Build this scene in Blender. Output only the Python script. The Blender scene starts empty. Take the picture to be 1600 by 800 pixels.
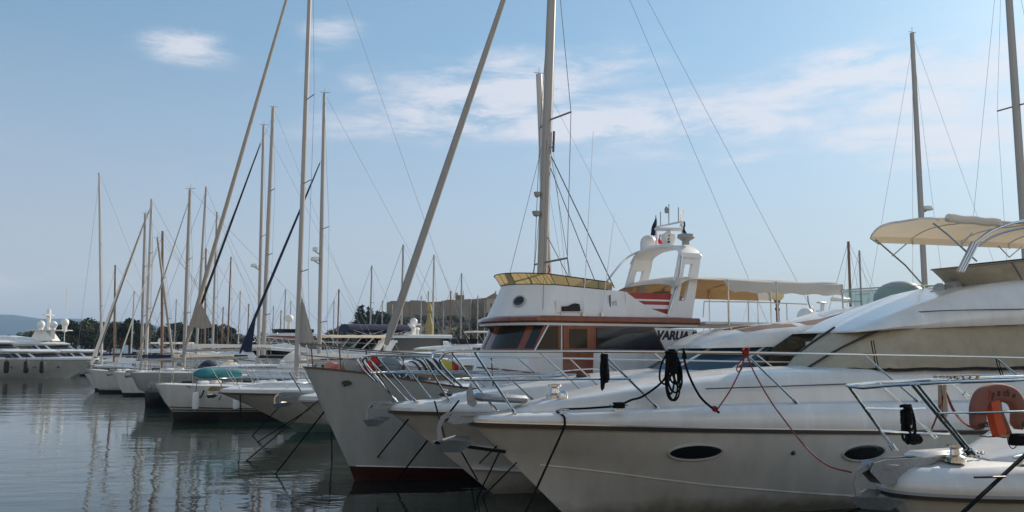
import bpy, bmesh, math, random
from mathutils import Vector, Matrix
R = math.radians
rnd = random.Random(7)
S = bpy.context.scene
HAZE = True
COL = S.collection
# ------------------------------------------------------------------ camera model (used to place things in the world)
F, H, HZ = 1350.0, 3.2, 548.0
TH = math.atan((HZ - 400) / F)
CT, ST = math.cos(TH), math.sin(TH)
def ray(px, py):
    a = (px - 800) / F; b = (400 - py) / F
    return Vector((a, CT - b * ST, ST + b * CT))
def W(px, py, Y):                       # world point of a pixel at depth Y
    r = ray(px, py); t = Y / r.y
    return Vector((r.x * t, Y, H + r.z * t))
def WZ(px, py, z):                      # world point of a pixel on a level
    r = ray(px, py); t = (z - H) / r.z
    return Vector((r.x * t, r.y * t, z))
class Frame:                            # a boat's own axes: x aft from the bow, y starboard, z up from the water
    def __init__(s, X, Y, deg=25.0):
        s.X, s.Y, s.rot = X, Y, R(deg); s.c, s.s = math.cos(s.rot), math.sin(s.rot)
    def loc(s, X, Y):
        dx, dy = X - s.X, Y - s.Y
        return dx * s.c + dy * s.s, -dx * s.s + dy * s.c
    def on(s, px, py, yl=0.0):          # pixel on the lengthwise plane y = yl
        r = ray(px, py); ox, oy = s.loc(0, 0)
        dx = r.x * s.c + r.y * s.s; dy = -r.x * s.s + r.y * s.c
        t = (yl - oy) / dy
        return Vector((ox + dx * t, yl, H + r.z * t))
    def at(s, px, py, x):               # pixel on the crosswise plane x
        r = ray(px, py); ox, oy = s.loc(0, 0)
        dx = r.x * s.c + r.y * s.s; dy = -r.x * s.s + r.y * s.c
        t = (x - ox) / dx
        return Vector((x, oy + dy * t, H + r.z * t))
    def onz(s, px, py, z):
        p = WZ(px, py, z); x, y = s.loc(p.x, p.y)
        return Vector((x, y, z))
    def world(s, p):
        return Vector((s.X + p[0] * s.c - p[1] * s.s, s.Y + p[0] * s.s + p[1] * s.c, p[2]))
# ------------------------------------------------------------------ materials
M = {}
def mat(name, col, rough=.5, metal=0., spec=.5, var=.0, vscale=3., bump=0., bscale=40., coat=0., trans=0., alpha=1., streak=0., sub=0., bdist=.02, grime=0.):
    m = bpy.data.materials.new(name); m.use_nodes = True
    nt = m.node_tree; b = nt.nodes['Principled BSDF']; L = nt.links
    b.inputs['Base Color'].default_value = (*col, 1); b.inputs['Roughness'].default_value = rough
    b.inputs['Metallic'].default_value = metal; b.inputs['Specular IOR Level'].default_value = spec
    b.inputs['Coat Weight'].default_value = coat; b.inputs['Coat Roughness'].default_value = .08
    b.inputs['Transmission Weight'].default_value = trans; b.inputs['Alpha'].default_value = alpha
    tc = nt.nodes.new('ShaderNodeTexCoord')
    if var or streak:
        n = nt.nodes.new('ShaderNodeTexNoise'); n.inputs['Scale'].default_value = vscale; n.inputs['Detail'].default_value = 6
        n.inputs['Roughness'].default_value = .65
        if streak:
            mp = nt.nodes.new('ShaderNodeMapping'); mp.inputs['Scale'].default_value = (1, 1, .12)
            L.new(tc.outputs['Object'], mp.inputs['Vector']); L.new(mp.outputs['Vector'], n.inputs['Vector'])
        else:
            L.new(tc.outputs['Object'], n.inputs['Vector'])
        v = max(var, streak)
        rp = nt.nodes.new('ShaderNodeValToRGB'); e = rp.color_ramp.elements
        e[0].position = .3; e[1].position = .72
        e[0].color = tuple(c * (1 - v) for c in col) + (1,); e[1].color = tuple(min(1, c * (1 + v * .45)) for c in col) + (1,)
        L.new(n.outputs['Fac'], rp.inputs['Fac']); L.new(rp.outputs['Color'], b.inputs['Base Color'])
        mr = nt.nodes.new('ShaderNodeMapRange'); mr.inputs['To Min'].default_value = max(0, rough - .06); mr.inputs['To Max'].default_value = min(1, rough + .12)
        L.new(n.outputs['Fac'], mr.inputs['Value']); L.new(mr.outputs['Result'], b.inputs['Roughness'])
    if grime:                                 # weed and scum line just above the water, ragged
        sp = nt.nodes.new('ShaderNodeSeparateXYZ'); L.new(tc.outputs['Object'], sp.inputs[0])
        n3 = nt.nodes.new('ShaderNodeTexNoise'); n3.inputs['Scale'].default_value = 2.5; n3.inputs['Detail'].default_value = 7; L.new(tc.outputs['Object'], n3.inputs['Vector'])
        ad = nt.nodes.new('ShaderNodeMath'); ad.operation = 'MULTIPLY_ADD'; ad.inputs[1].default_value = -.55; L.new(n3.outputs['Fac'], ad.inputs[0]); L.new(sp.outputs[2], ad.inputs[2])
        g = nt.nodes.new('ShaderNodeMapRange'); g.inputs['From Min'].default_value = .12; g.inputs['From Max'].default_value = -.16; g.inputs['To Max'].default_value = grime; L.new(ad.outputs[0], g.inputs['Value'])
        gm = nt.nodes.new('ShaderNodeMix'); gm.data_type = 'RGBA'; gm.inputs[7].default_value = (.16, .14, .085, 1); L.new(g.outputs[0], gm.inputs[0])
        src = b.inputs['Base Color'].links[0].from_socket if b.inputs['Base Color'].links else None
        if src: L.new(src, gm.inputs[6])
        else: gm.inputs[6].default_value = (*col, 1)
        L.new(gm.outputs[2], b.inputs['Base Color'])
    if bump:
        n2 = nt.nodes.new('ShaderNodeTexNoise'); n2.inputs['Scale'].default_value = bscale; n2.inputs['Detail'].default_value = 4
        L.new(tc.outputs['Object'], n2.inputs['Vector'])
        bp = nt.nodes.new('ShaderNodeBump'); bp.inputs['Strength'].default_value = bump; bp.inputs['Distance'].default_value = bdist
        L.new(n2.outputs['Fac'], bp.inputs['Height']); L.new(bp.outputs['Normal'], b.inputs['Normal'])
    if sub:                                   # thin cloth lets some light through
        tr = nt.nodes.new('ShaderNodeBsdfTranslucent'); tr.inputs['Color'].default_value = (*[min(1, c * 1.05) for c in col], 1)
        mx = nt.nodes.new('ShaderNodeMixShader'); mx.inputs[0].default_value = sub
        L.new(b.outputs['BSDF'], mx.inputs[1]); L.new(tr.outputs['BSDF'], mx.inputs[2])
        L.new(mx.outputs['Shader'], nt.nodes['Material Output'].inputs['Surface'])
    M[name] = m
    return m
mat('gelcoat', (.74, .74, .725), .22, coat=.3, streak=.14, vscale=2.2)
mat('gelcoat_old', (.66, .65, .61), .28, streak=.15, vscale=2., grime=.7, coat=.3)
mat('gelcoat_cream', (.66, .63, .55), .3, streak=.15, vscale=2.)
mat('deck', (.72, .72, .71), .5, var=.10, vscale=4., bump=.15, bscale=120)
mat('paint_white', (.78, .78, .77), .3, streak=.08, vscale=2.5)
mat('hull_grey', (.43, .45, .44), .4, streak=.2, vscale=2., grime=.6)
mat('cap_wood', (.09, .045, .026), .45, streak=.25, vscale=8)
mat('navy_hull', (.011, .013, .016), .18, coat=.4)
mat('black_stripe', (.012, .012, .014), .35)
mat('red_stripe', (.05, .012, .010), .5, var=.3)
mat('red_paint', (.34, .035, .025), .4, var=.12)
mat('teal_bottom', (.16, .27, .235), .55, var=.25)
mat('navy_bottom', (.012, .018, .03), .55, var=.3)
mat('black_bottom', (.01, .011, .011), .6, var=.3)
mat('steel', (.62, .62, .61), .13, metal=1., var=.08, vscale=14)
mat('galvanised', (.34, .37, .4), .55, metal=.85, var=.25, vscale=20, bump=.15)
mat('alu', (.35, .335, .315), .42, metal=.2, streak=.12, vscale=5)
mat('alu_white', (.5, .485, .46), .4, streak=.1, vscale=5)
mat('alu_dark', (.2, .2, .2), .45, metal=.5)
mat('wire', (.13, .13, .135), .65)
mat('wood_mast', (.22, .12, .06), .4, streak=.25, vscale=8)
mat('varnish', (.225, .058, .022), .2, streak=.3, vscale=7, coat=.5)
mat('teak', (.3, .2, .12), .65, var=.25, vscale=9)
mat('glass_dark', (.012, .014, .016), .05, spec=.7)
mat('glass_blue', (.03, .07, .10), .06, spec=.8)
mat('glass_grey', (.022, .022, .02), .06, spec=.45)
mat('acrylic_teal', (.16, .36, .33), .12, alpha=.42, spec=.6)
mat('canvas_tan', (.66, .45, .24), .9, var=.1, vscale=3, sub=.6)
mat('acrylic_amber', (.46, .36, .18), .2, var=.15, sub=.35)
mat('rope_black', (.012, .012, .013), .95, spec=.08, bump=.25, bscale=90)
mat('rope_red', (.24, .02, .02), .75, bump=.5, bscale=90)
mat('rope_beige', (.36, .27, .19), .85, bump=.5, bscale=90)
mat('rope_grey', (.30, .29, .27), .85)
mat('cover_beige', (.43, .385, .29), .85, var=.16, vscale=2.5, bump=.9, bscale=3.2, bdist=.07)
mat('canvas_beige', (.84, .77, .66), .9, var=.1, vscale=3, sub=.6, bump=.6, bscale=4, bdist=.05)
mat('canvas_white', (.78, .76, .72), .9, var=.07, vscale=3, sub=.5, bump=.6, bscale=4, bdist=.05)
mat('canvas_navy', (.012, .02, .055), .85, var=.2, bump=.4, bscale=9)
mat('canvas_black', (.015, .015, .016), .85, var=.2, bump=.4, bscale=9)
mat('canvas_teal', (.02, .19, .215), .75, var=.15, bump=.3, bscale=8)
mat('canvas_maroon', (.08, .03, .035), .85, var=.2)
mat('sail_tan', (.38, .335, .285), .85, streak=.2, vscale=9, bump=.4, bscale=30)
mat('sail_grey', (.35, .335, .315), .85, streak=.15, vscale=9, bump=.4, bscale=30)
mat('rubber', (.016, .016, .016), .7)
mat('plastic_white', (.75, .74, .70), .35)
mat('plastic_grey', (.32, .33, .33), .45)
mat('buoy_pink', (.26, .105, .075), .75, var=.12, vscale=6, bump=.15, bscale=60)
mat('orange', (.65, .09, .02), .55, var=.15)
mat('red_cloth', (.6, .03, .02), .8, sub=.2)
mat('yellow', (.6, .45, .06), .6)
mat('pink', (.5, .2, .16), .6)
mat('ink', (.012, .015, .03), .5)
mat('ink_black', (.012, .012, .012), .6)
mat('ink_red', (.35, .03, .025), .6)
mat('globe', (.8, .74, .5), .3, sub=.55)
mat('brown_metal', (.15, .06, .035), .5)
mat('tank_grey', (.2, .22, .23), .4)
# ------------------------------------------------------------------ mesh builder
def cr(P, n):                            # smooth curve through points
    P = [Vector(p) for p in P]
    if len(P) < 3: return [P[0].lerp(P[-1], i / n) for i in range(n + 1)]
    Q = [P[0] * 2 - P[1]] + P + [P[-1] * 2 - P[-2]]
    out = []
    segs = len(P) - 1; k = max(1, n // segs)
    for i in range(segs):
        a, b, c, d = Q[i:i + 4]
        for j in range(k):
            t = j / k
            out.append(.5 * ((2 * b) + (c - a) * t + (2 * a - 5 * b + 4 * c - d) * t * t + (3 * b - 3 * c + d - a) * t ** 3))
    out.append(P[-1])
    return out
def lerp_list(z, u):
    if not isinstance(z, (list, tuple)): return z
    n = len(z) - 1; t = min(max(u, 0), 1) * n; i = min(int(t), n - 1); t -= i
    a = z[max(i - 1, 0)]; b = z[i]; c = z[i + 1]; d = z[min(i + 2, n)]
    return .5 * (2 * b + (c - a) * t + (2 * a - 5 * b + 4 * c - d) * t * t + (3 * b - 3 * c + d - a) * t ** 3)
class MB:
    def __init__(s): s.v = []; s.f = []
    def add(s, V, Fs):
        o = len(s.v); s.v += [Vector(v) for v in V]; s.f += [[i + o for i in f] for f in Fs]; return s
    def tube(s, P, r, n=6, closed=False, r1=None):
        P = [Vector(p) for p in P]; N = len(P)
        if N < 2: return s
        T = []
        for i in range(N):
            a = P[(i - 1) % N] if (closed or i > 0) else P[i]; b = P[(i + 1) % N] if (closed or i < N - 1) else P[i]
            t = b - a; T.append(t.normalized() if t.length > 1e-9 else Vector((0, 0, 1)))
        up = Vector((0, 0, 1)) if abs(T[0].z) < .9 else Vector((1, 0, 0))
        nrm = (up - T[0] * up.dot(T[0])).normalized()
        rows = []
        for i in range(N):
            nrm = nrm - T[i] * nrm.dot(T[i])
            if nrm.length < 1e-6: nrm = T[i].orthogonal()
            nrm.normalize(); bi = T[i].cross(nrm)
            rr = r if r1 is None else r + (r1 - r) * i / (N - 1)
            if isinstance(r, (list, tuple)): rr = r[i]
            rows.append([P[i] + (nrm * math.cos(2 * math.pi * k / n) + bi * math.sin(2 * math.pi * k / n)) * rr for k in range(n)])
        s.loft(rows, closed_v=True, closed_u=closed, caps=not closed)
        return s
    def loft(s, rows, closed_v=False, closed_u=False, caps=False):
        o = len(s.v); n = len(rows[0])
        for r in rows: s.v += [Vector(p) for p in r]
        m = len(rows)
        for i in range(m if closed_u else m - 1):
            i2 = (i + 1) % m
            for j in range(n if closed_v else n - 1):
                j2 = (j + 1) % n
                s.f.append([o + i * n + j, o + i * n + j2, o + i2 * n + j2, o + i2 * n + j])
        if caps:
            s.f.append([o + j for j in range(n)][::-1]); s.f.append([o + (m - 1) * n + j for j in range(n)])
        return s
    def box(s, c, d, rot=None, bev=0.):
        x, y, z = d[0] / 2, d[1] / 2, d[2] / 2
        if bev <= 0:
            V = [Vector((sx * x, sy * y, sz * z)) for sz in (-1, 1) for sx, sy in ((-1, -1), (1, -1), (1, 1), (-1, 1))]
            Fs = [[3, 2, 1, 0], [4, 5, 6, 7], [0, 1, 5, 4], [1, 2, 6, 5], [2, 3, 7, 6], [3, 0, 4, 7]]
        else:
            b = min(bev, x * .95, y * .95, z * .95)
            def ring(k, zz):
                return [Vector((sx * (x - k) if a else sx * (x - b - 0), sy * (y - b) if a else sy * (y - k), zz)) for sx, sy, a in
                        ((-1, -1, 1), (-1, -1, 0), (1, -1, 0), (1, -1, 1), (1, 1, 1), (1, 1, 0), (-1, 1, 0), (-1, 1, 1))]
            r0 = [Vector((p.x * (x - b) / x, p.y * (y - b) / y, -z)) for p in ring(0, 0)]
            r1 = ring(0, -z + b); r2 = ring(0, z - b); r3 = [Vector((p.x, p.y, z)) for p in r0]
            V = r0 + r1 + r2 + r3; n = 8
            Fs = [[i * n + j, i * n + (j + 1) % n, (i + 1) * n + (j + 1) % n, (i + 1) * n + j] for i in range(3) for j in range(n)]
            Fs += [list(range(n))[::-1], [3 * n + j for j in range(n)]]
        if rot is not None: V = [rot @ v for v in V]
        return s.add([v + Vector(c) for v in V], Fs)
    def lathe(s, prof, n=14, c=(0, 0, 0), rot=None):   # profile of (radius, height)
        rows = []
        for r, z in prof:
            row = [Vector((max(r, 1e-4) * math.cos(2 * math.pi * k / n), max(r, 1e-4) * math.sin(2 * math.pi * k / n), z)) for k in range(n)]
            if rot is not None: row = [rot @ v for v in row]
            rows.append([v + Vector(c) for v in row])
        return s.loft(rows, closed_v=True, caps=True)
    def ball(s, c, r, n=12, m=8, sc=(1, 1, 1), rot=None):
        prof = [(math.sin(math.pi * i / m), -math.cos(math.pi * i / m)) for i in range(m + 1)]
        o = len(s.v); s.lathe(prof, n)
        for i in range(o, len(s.v)):
            v = s.v[i]; v = Vector((v.x * r * sc[0], v.y * r * sc[1], v.z * r * sc[2]))
            if rot is not None: v = rot @ v
            s.v[i] = v + Vector(c)
        return s
    def prism(s, poly, a, b):            # polygon of 3-D points swept from offset a to offset b
        a, b = Vector(a), Vector(b); n = len(poly); P = [Vector(p) for p in poly]
        V = [p + a for p in P] + [p + b for p in P]
        Fs = [list(range(n))[::-1], [n + i for i in range(n)]] + [[i, (i + 1) % n, n + (i + 1) % n, n + i] for i in range(n)]
        return s.add(V, Fs)
    def build(s, name, m, parent=None, ang=35, flat=False):
        me = bpy.data.meshes.new(name); me.from_pydata([tuple(v) for v in s.v], [], s.f); me.update()
        bm = bmesh.new(); bm.from_mesh(me)
        bmesh.ops.remove_doubles(bm, verts=bm.verts, dist=1e-5)
        bmesh.ops.recalc_face_normals(bm, faces=bm.faces); bm.to_mesh(me); bm.free()
        if not flat:
            me.shade_smooth(); me.set_sharp_from_angle(angle=R(ang))
        me.materials.append(M[m] if isinstance(m, str) else m)
        o = bpy.data.objects.new(name, me); COL.objects.link(o)
        if parent is not None: o.parent = parent
        return o
def tag(o, label=None, cat=None, group=None, kind=None):
    if label: o['label'] = label
    if cat: o['category'] = cat
    if group: o['group'] = group
    if kind: o['kind'] = kind
    return o
def thing(name, label, cat, loc=(0, 0, 0), rotz=0., group=None):
    o = bpy.data.objects.new(name, None); COL.objects.link(o); o.empty_display_size = .2
    o.location = loc; o.rotation_euler = (0, 0, rotz)
    return tag(o, label, cat, group)
def boat_thing(name, label, cat, fr, group=None):
    return thing(name, label, cat, (fr.X, fr.Y, 0), fr.rot, group)
def text_obj(name, txt, size, m, parent, origin, xdir, updir, extr=.004, shear=0., bold=0., space=1.):
    cu = bpy.data.curves.new(name, 'FONT'); cu.body = txt; cu.size = size; cu.extrude = extr; cu.shear = shear; cu.offset = bold; cu.space_character = space
    cu.align_x = 'CENTER'; cu.align_y = 'CENTER'
    t = bpy.data.objects.new(name + '_source', cu); COL.objects.link(t)
    me = bpy.data.meshes.new_from_object(t.evaluated_get(bpy.context.evaluated_depsgraph_get()))
    bpy.data.objects.remove(t); bpy.data.curves.remove(cu)
    X = Vector(xdir).normalized(); U = Vector(updir); U = (U - X * U.dot(X)).normalized(); N = X.cross(U)
    mt = Matrix((X, U, N)).transposed()
    me.transform(Matrix.Translation(Vector(origin)) @ mt.to_4x4())
    me.materials.clear(); me.materials.append(M[m]); me.name = name
    o = bpy.data.objects.new(name, me); COL.objects.link(o)
    if parent is not None: o.parent = parent
    return o
# ------------------------------------------------------------------ hull and superstructure forms
def lv(xs, z, hb, p=.7, um=.6, tail=.08): return dict(xs=xs, z=z, hb=hb, p=p, um=um, tail=tail)
def lv_pt(l, u, L):
    w = min(u / l['um'], 1); g = max(0., 1 - (1 - w) ** 2) ** l['p']
    if u > l['um']: g *= 1 - l['tail'] * ((u - l['um']) / (1 - l['um'])) ** 2
    return Vector((l['xs'] + (L - l['xs']) * u, l['hb'] * g, lerp_list(l['z'], u)))
def lv_at_x(l, x, L):
    u = max(0., (x - l['xs']) / (L - l['xs'])); return lv_pt(l, min(u, 1), L)
def us(n): return [(i / n) ** 1.7 for i in range(n + 1)]
def hull_shell(levels, L, n=30, transom=True, close_top=False):
    m = MB(); U = us(n)
    rows = [[lv_pt(l, u, L) for u in U] for l in levels]
    for sgn in (-1, 1):
        m.loft([[Vector((p.x, p.y * sgn, p.z)) for p in r] for r in rows])
    if transom:
        e = [r[-1] for r in rows]
        m.add([Vector((p.x, -p.y, p.z)) for p in e] + [Vector((p.x, p.y, p.z)) for p in e[::-1]], [list(range(2 * len(e)))])
    if close_top:
        l = rows[-1]
        m.loft([[Vector((p.x, -p.y, p.z)) for p in l], [Vector((p.x, 0, p.z + .05 * min(1, p.y * 2))) for p in l], [Vector((p.x, p.y, p.z)) for p in l]])
    return m
def strip(level, L, d0, d1, out, n=30, u0=0., u1=1.):     # a band that follows a level line, standing OUT proud of it
    m = MB(); U = [u0 + (u1 - u0) * u for u in us(n)]
    for sgn in (-1, 1):
        rows = []
        for dz, o in ((d0, -.03), (d0, out), (d1, out), (d1, -.03)):
            row = []
            for u in U:
                p = lv_pt(level, u, L); q = lv_pt(level, min(1, u + .003), L); q0 = lv_pt(level, max(0, u - .003), L)
                t = (q - q0); nn = Vector((-t.y, t.x, 0))
                if nn.length < 1e-6: nn = Vector((0, 1, 0))
                nn.normalize()
                pp = p + nn * o; pp.z += dz
                row.append(Vector((pp.x, max(pp.y, 0) * sgn if u > u0 + 1e-6 or u0 > 0 else 0, pp.z)))
            rows.append(row)
        m.loft(rows)
    return m
def ridge(st, sec=((1., 0.), (.985, .45), (.95, .78), (.86, .95), (.6, 1.), (0., 1.06)), cap=True):   # stations (x, half width, z bottom, z top)
    m = MB(); rows = []
    for x, w, z0, z1 in st:
        h = [Vector((x, -w * a, z0 + (z1 - z0) * b)) for a, b in sec]
        rows.append(h + [Vector((p.x, -p.y, p.z)) for p in h[:-1]][::-1])
    m.loft(rows)
    if cap:
        n = len(rows[0]); o = len(m.v) - n * len(rows)
        m.f.append([o + j for j in range(n)]); m.f.append([o + n * (len(rows) - 1) + j for j in range(n)][::-1])
    return m
def house_pt(l, u):                      # plan outline: u 0 = stern end port side, .5 = bow centre, 1 = stern end starboard
    z, xf, d, hw, xr = l[:5]; sl = l[5] if len(l) > 5 else 0; e = l[6] if len(l) > 6 else 2.4
    a = u * 2 - 1; sg = -1 if a < 0 else 1; a = abs(a)
    if a < .5:
        t = a / .5; y = hw * math.sin(t * math.pi / 2) if e > 0 else hw * t
        x = xf + d * (abs(y) / hw) ** abs(e)
    else:
        t = (a - .5) / .5; y = hw; x = xf + d + (xr - xf - d) * t
    return Vector((x, sg * y, z + sl * (x - xf)))
def house(levels, n=40, roof=True, u0=0., u1=1.):
    m = MB(); U = [u0 + (u1 - u0) * i / n for i in range(n + 1)]
    rows = [[house_pt(l, u) for u in U] for l in levels]
    m.loft(rows)
    if roof:
        r = rows[-1]; k = len(r)
        m.loft([r[:k // 2 + 1], r[::-1][:k // 2 + 1]])
    if u0 == 0 and u1 == 1:
        e = [r[0] for r in rows] + [r[-1] for r in rows][::-1]; m.add(e, [list(range(len(e)))])
    return m
def house_patch(la, lb, f0, f1, u0, u1, off=.012, n=14, k=4, shear=0.):   # a pane lying on the wall between two levels
    m = MB(); rows = []
    def P(f, u): return house_pt(la, u).lerp(house_pt(lb, u), f)
    for i in range(k + 1):
        f = f0 + (f1 - f0) * i / k; row = []
        for j in range(n + 1):
            u = u0 + (u1 - u0) * j / n + shear * (f - f0)
            p = P(f, u); du = P(f, min(1, u + .004)) - P(f, max(0, u - .004)); df = P(min(1, f + .02), u) - P(max(0, f - .02), u)
            nn = df.cross(du)
            if nn.length > 1e-9: nn.normalize()
            if nn.dot(Vector((0, p.y, 0))) < 0 and abs(p.y) > .05: nn = -nn
            if abs(p.y) <= .05 and nn.x > 0: nn = -nn
            row.append(p + nn * off)
        rows.append(row)
    return m.loft(rows)
def hoop(y, z0, x0, x1, z1, r=.1): return None
def rope(name, label, pts, r, m, n=24, group=None, smooth=True, cat='rope'):
    P = cr(pts, n) if smooth else [Vector(p) for p in pts]
    return tag(MB().tube(P, r, 6).build(name, m), label, cat, group)
def sag(a, b, d=.1, n=8):
    a, b = Vector(a), Vector(b)
    return [a.lerp(b, i / n) - Vector((0, 0, d * 4 * (i / n) * (1 - i / n))) for i in range(n + 1)]
def ellipse_disc(c, ux, uy, a, b, depth, n=28):
    c, ux, uy = Vector(c), Vector(ux).normalized(), Vector(uy).normalized(); nn = ux.cross(uy)
    ring = [c + ux * a * math.cos(2 * math.pi * k / n) + uy * b * math.sin(2 * math.pi * k / n) for k in range(n)]
    return MB().prism(ring, nn * -depth / 2, nn * depth / 2)
def ellipse_ring(c, ux, uy, a, b, r, n=32):
    c, ux, uy = Vector(c), Vector(ux).normalized(), Vector(uy).normalized()
    return MB().tube([c + ux * a * math.cos(2 * math.pi * k / n) + uy * b * math.sin(2 * math.pi * k / n) for k in range(n)], r, 6, closed=True)
# ------------------------------------------------------------------ camera, light, sky, water
cam = bpy.data.cameras.new('camera'); co = bpy.data.objects.new('camera', cam); COL.objects.link(co)
cam.sensor_width = 36; cam.lens = 36 * F / 1600; cam.clip_start = .1; cam.clip_end = 20000
co.location = (0, 0, H); co.rotation_euler = (math.pi / 2 + TH, 0, 0); S.camera = co
SUN_AZ, SUN_EL = R(47), R(27)            # azimuth from the viewing direction towards the right
sd = Vector((math.sin(SUN_AZ) * math.cos(SUN_EL), math.cos(SUN_AZ) * math.cos(SUN_EL), math.sin(SUN_EL)))
sl = bpy.data.lights.new('sun', 'SUN'); sl.energy = 3.5; sl.angle = R(.53); sl.color = (1, .86, .70)
so = bpy.data.objects.new('sun', sl); COL.objects.link(so); so.rotation_euler = (-sd).to_track_quat('-Z', 'Y').to_euler()
so.location = (30, 30, 40)
wd = bpy.data.worlds.new('World'); S.world = wd; wd.use_nodes = True
nt = wd.node_tree; N = nt.nodes; L = nt.links
bg = N['Background']
sky = N.new('ShaderNodeTexSky'); sky.sky_type = 'NISHITA'; sky.sun_disc = False
sky.sun_elevation = SUN_EL; sky.sun_rotation = SUN_AZ; sky.air_density = 1.0; sky.dust_density = .55; sky.ozone_density = 1.6
def node(t, **k):
    n = N.new(t)
    for a, b in k.items(): setattr(n, a, b)
    return n
def mth(op, a, b=None, c=None):
    n = node('ShaderNodeMath', operation=op)
    for i, v in enumerate((a, b, c)):
        if v is None: continue
        if isinstance(v, (int, float)): n.inputs[i].default_value = v
        else: L.new(v, n.inputs[i])
    return n.outputs[0]
tc = node('ShaderNodeTexCoord'); sep = node('ShaderNodeSeparateXYZ'); L.new(tc.outputs['Generated'], sep.inputs[0])
az = mth('ARCTAN2', sep.outputs[0], sep.outputs[1]); el = mth('ARCSINE', sep.outputs[2])
ne = node('ShaderNodeTexNoise'); ne.inputs['Scale'].default_value = 1.5; ne.inputs['Detail'].default_value = 12; ne.inputs['Roughness'].default_value = .68; ne.inputs['Distortion'].default_value = .35
cmb = node('ShaderNodeCombineXYZ'); L.new(mth('MULTIPLY', az, 5.0), cmb.inputs[0]); L.new(mth('MULTIPLY', el, 21.0), cmb.inputs[1])
L.new(cmb.outputs[0], ne.inputs['Vector'])
nw = node('ShaderNodeTexNoise'); nw.inputs['Scale'].default_value = .55; nw.inputs['Detail'].default_value = 3; L.new(cmb.outputs[0], nw.inputs['Vector'])
wsep = node('ShaderNodeSeparateColor'); L.new(nw.outputs['Color'], wsep.inputs[0])
az2 = mth('ADD', az, mth('MULTIPLY', mth('SUBTRACT', wsep.outputs[0], .5), .12)); el2 = mth('ADD', el, mth('MULTIPLY', mth('SUBTRACT', wsep.outputs[1], .5), .07))
def azel(px, py):
    r = ray(px, py).normalized(); return math.atan2(r.x, r.y), math.asin(r.z)
# banks of thin cloud: centre (as seen from the quay), half widths, tilt, density
CL = [(292, 62, 62, 24, 0, 1.0), (526, 56, 42, 20, 0, .8), (570, 138, 34, 22, 0, .6), (475, 98, 30, 12, 10, .3),
      (760, 158, 200, 44, 8, 1.1), (1000, 188, 340, 28, -2, 1.1), (1340, 104, 170, 34, 8, 1.15), (1520, 112, 250, 50, 0, 1.1),
      (1230, 150, 300, 46, 12, .85), (1480, 208, 220, 36, -6, 1.1), (1160, 240, 90, 12, 0, .5), (915, 120, 40, 16, 10, .35), (1020, 124, 50, 10, 0, .3),
      (1700, 160, 260, 90, 0, .8), (2300, 60, 500, 120, 0, .8), (-500, 120, 400, 60, 0, .7), (60, 440, 240, 36, 0, .30), (1000, 500, 1600, 40, 0, .25)]
tot = None
for (px, py, wx, wy, tilt, den) in CL:
    a0, e0 = azel(px, py); a1, _ = azel(px + wx, py); _, e1 = azel(px, py - wy)
    da = mth('SUBTRACT', az2, a0); de = mth('SUBTRACT', el2, e0)
    if tilt: de = mth('SUBTRACT', de, mth('MULTIPLY', da, math.tan(R(tilt)) ))
    q = mth('ADD', mth('POWER', mth('ABSOLUTE', mth('DIVIDE', da, abs(a1 - a0) * 1.35)), 2.), mth('POWER', mth('ABSOLUTE', mth('DIVIDE', de, abs(e1 - e0) * 1.35)), 2.))
    g = mth('MULTIPLY', mth('EXPONENT', mth('MULTIPLY', q, -1.3)), den)
    tot = g if tot is None else mth('MAXIMUM', tot, g)
# a thin broken veil over the rest of the sky
veil = mth('MULTIPLY', mth('SUBTRACT', ne.outputs['Fac'], .52), .5)
cl = mth('MULTIPLY', tot, mth('ADD', mth('MULTIPLY', mth('SUBTRACT', ne.outputs['Fac'], .5), 4.4), .95))
sm = node('ShaderNodeMapRange', interpolation_type='SMOOTHSTEP'); sm.inputs['From Min'].default_value = .06; sm.inputs['From Max'].default_value = 1.15
sm.inputs['To Max'].default_value = .66
L.new(mth('ADD', cl, veil), sm.inputs['Value'])
hsv = node('ShaderNodeHueSaturation'); hsv.inputs['Saturation'].default_value = .95
tint = node('ShaderNodeMix', data_type='RGBA', blend_type='MULTIPLY'); tint.inputs[0].default_value = 1; tint.inputs[7].default_value = (.79, .985, 1.0, 1)
L.new(sky.outputs[0], tint.inputs[6]); L.new(tint.outputs[2], hsv.inputs['Color'])
# flatten the glow near the horizon a little: high thin haze in the air itself
elr = node('ShaderNodeMapRange'); elr.inputs['From Min'].default_value = -.02; elr.inputs['From Max'].default_value = .34; elr.inputs['To Min'].default_value = .80; elr.inputs['To Max'].default_value = 0.
L.new(el, elr.inputs['Value'])
hz = node('ShaderNodeMix', data_type='RGBA'); hz.inputs[7].default_value = (4.1, 3.65, 4.05, 1)
ev = node('ShaderNodeMix', data_type='RGBA'); ev.inputs[0].default_value = .34; ev.inputs[7].default_value = (2.25, 3.3, 4.3, 1)   # an even veil of high haze
L.new(hsv.outputs[0], ev.inputs[6])
L.new(elr.outputs[0], hz.inputs[0]); L.new(ev.outputs[2], hz.inputs[6])
mx = node('ShaderNodeMix', data_type='RGBA'); mx.inputs[7].default_value = (6.5, 6.3, 6.6, 1)
L.new(sm.outputs[0], mx.inputs[0]); L.new(hz.outputs[2], mx.inputs[6]); 
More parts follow.
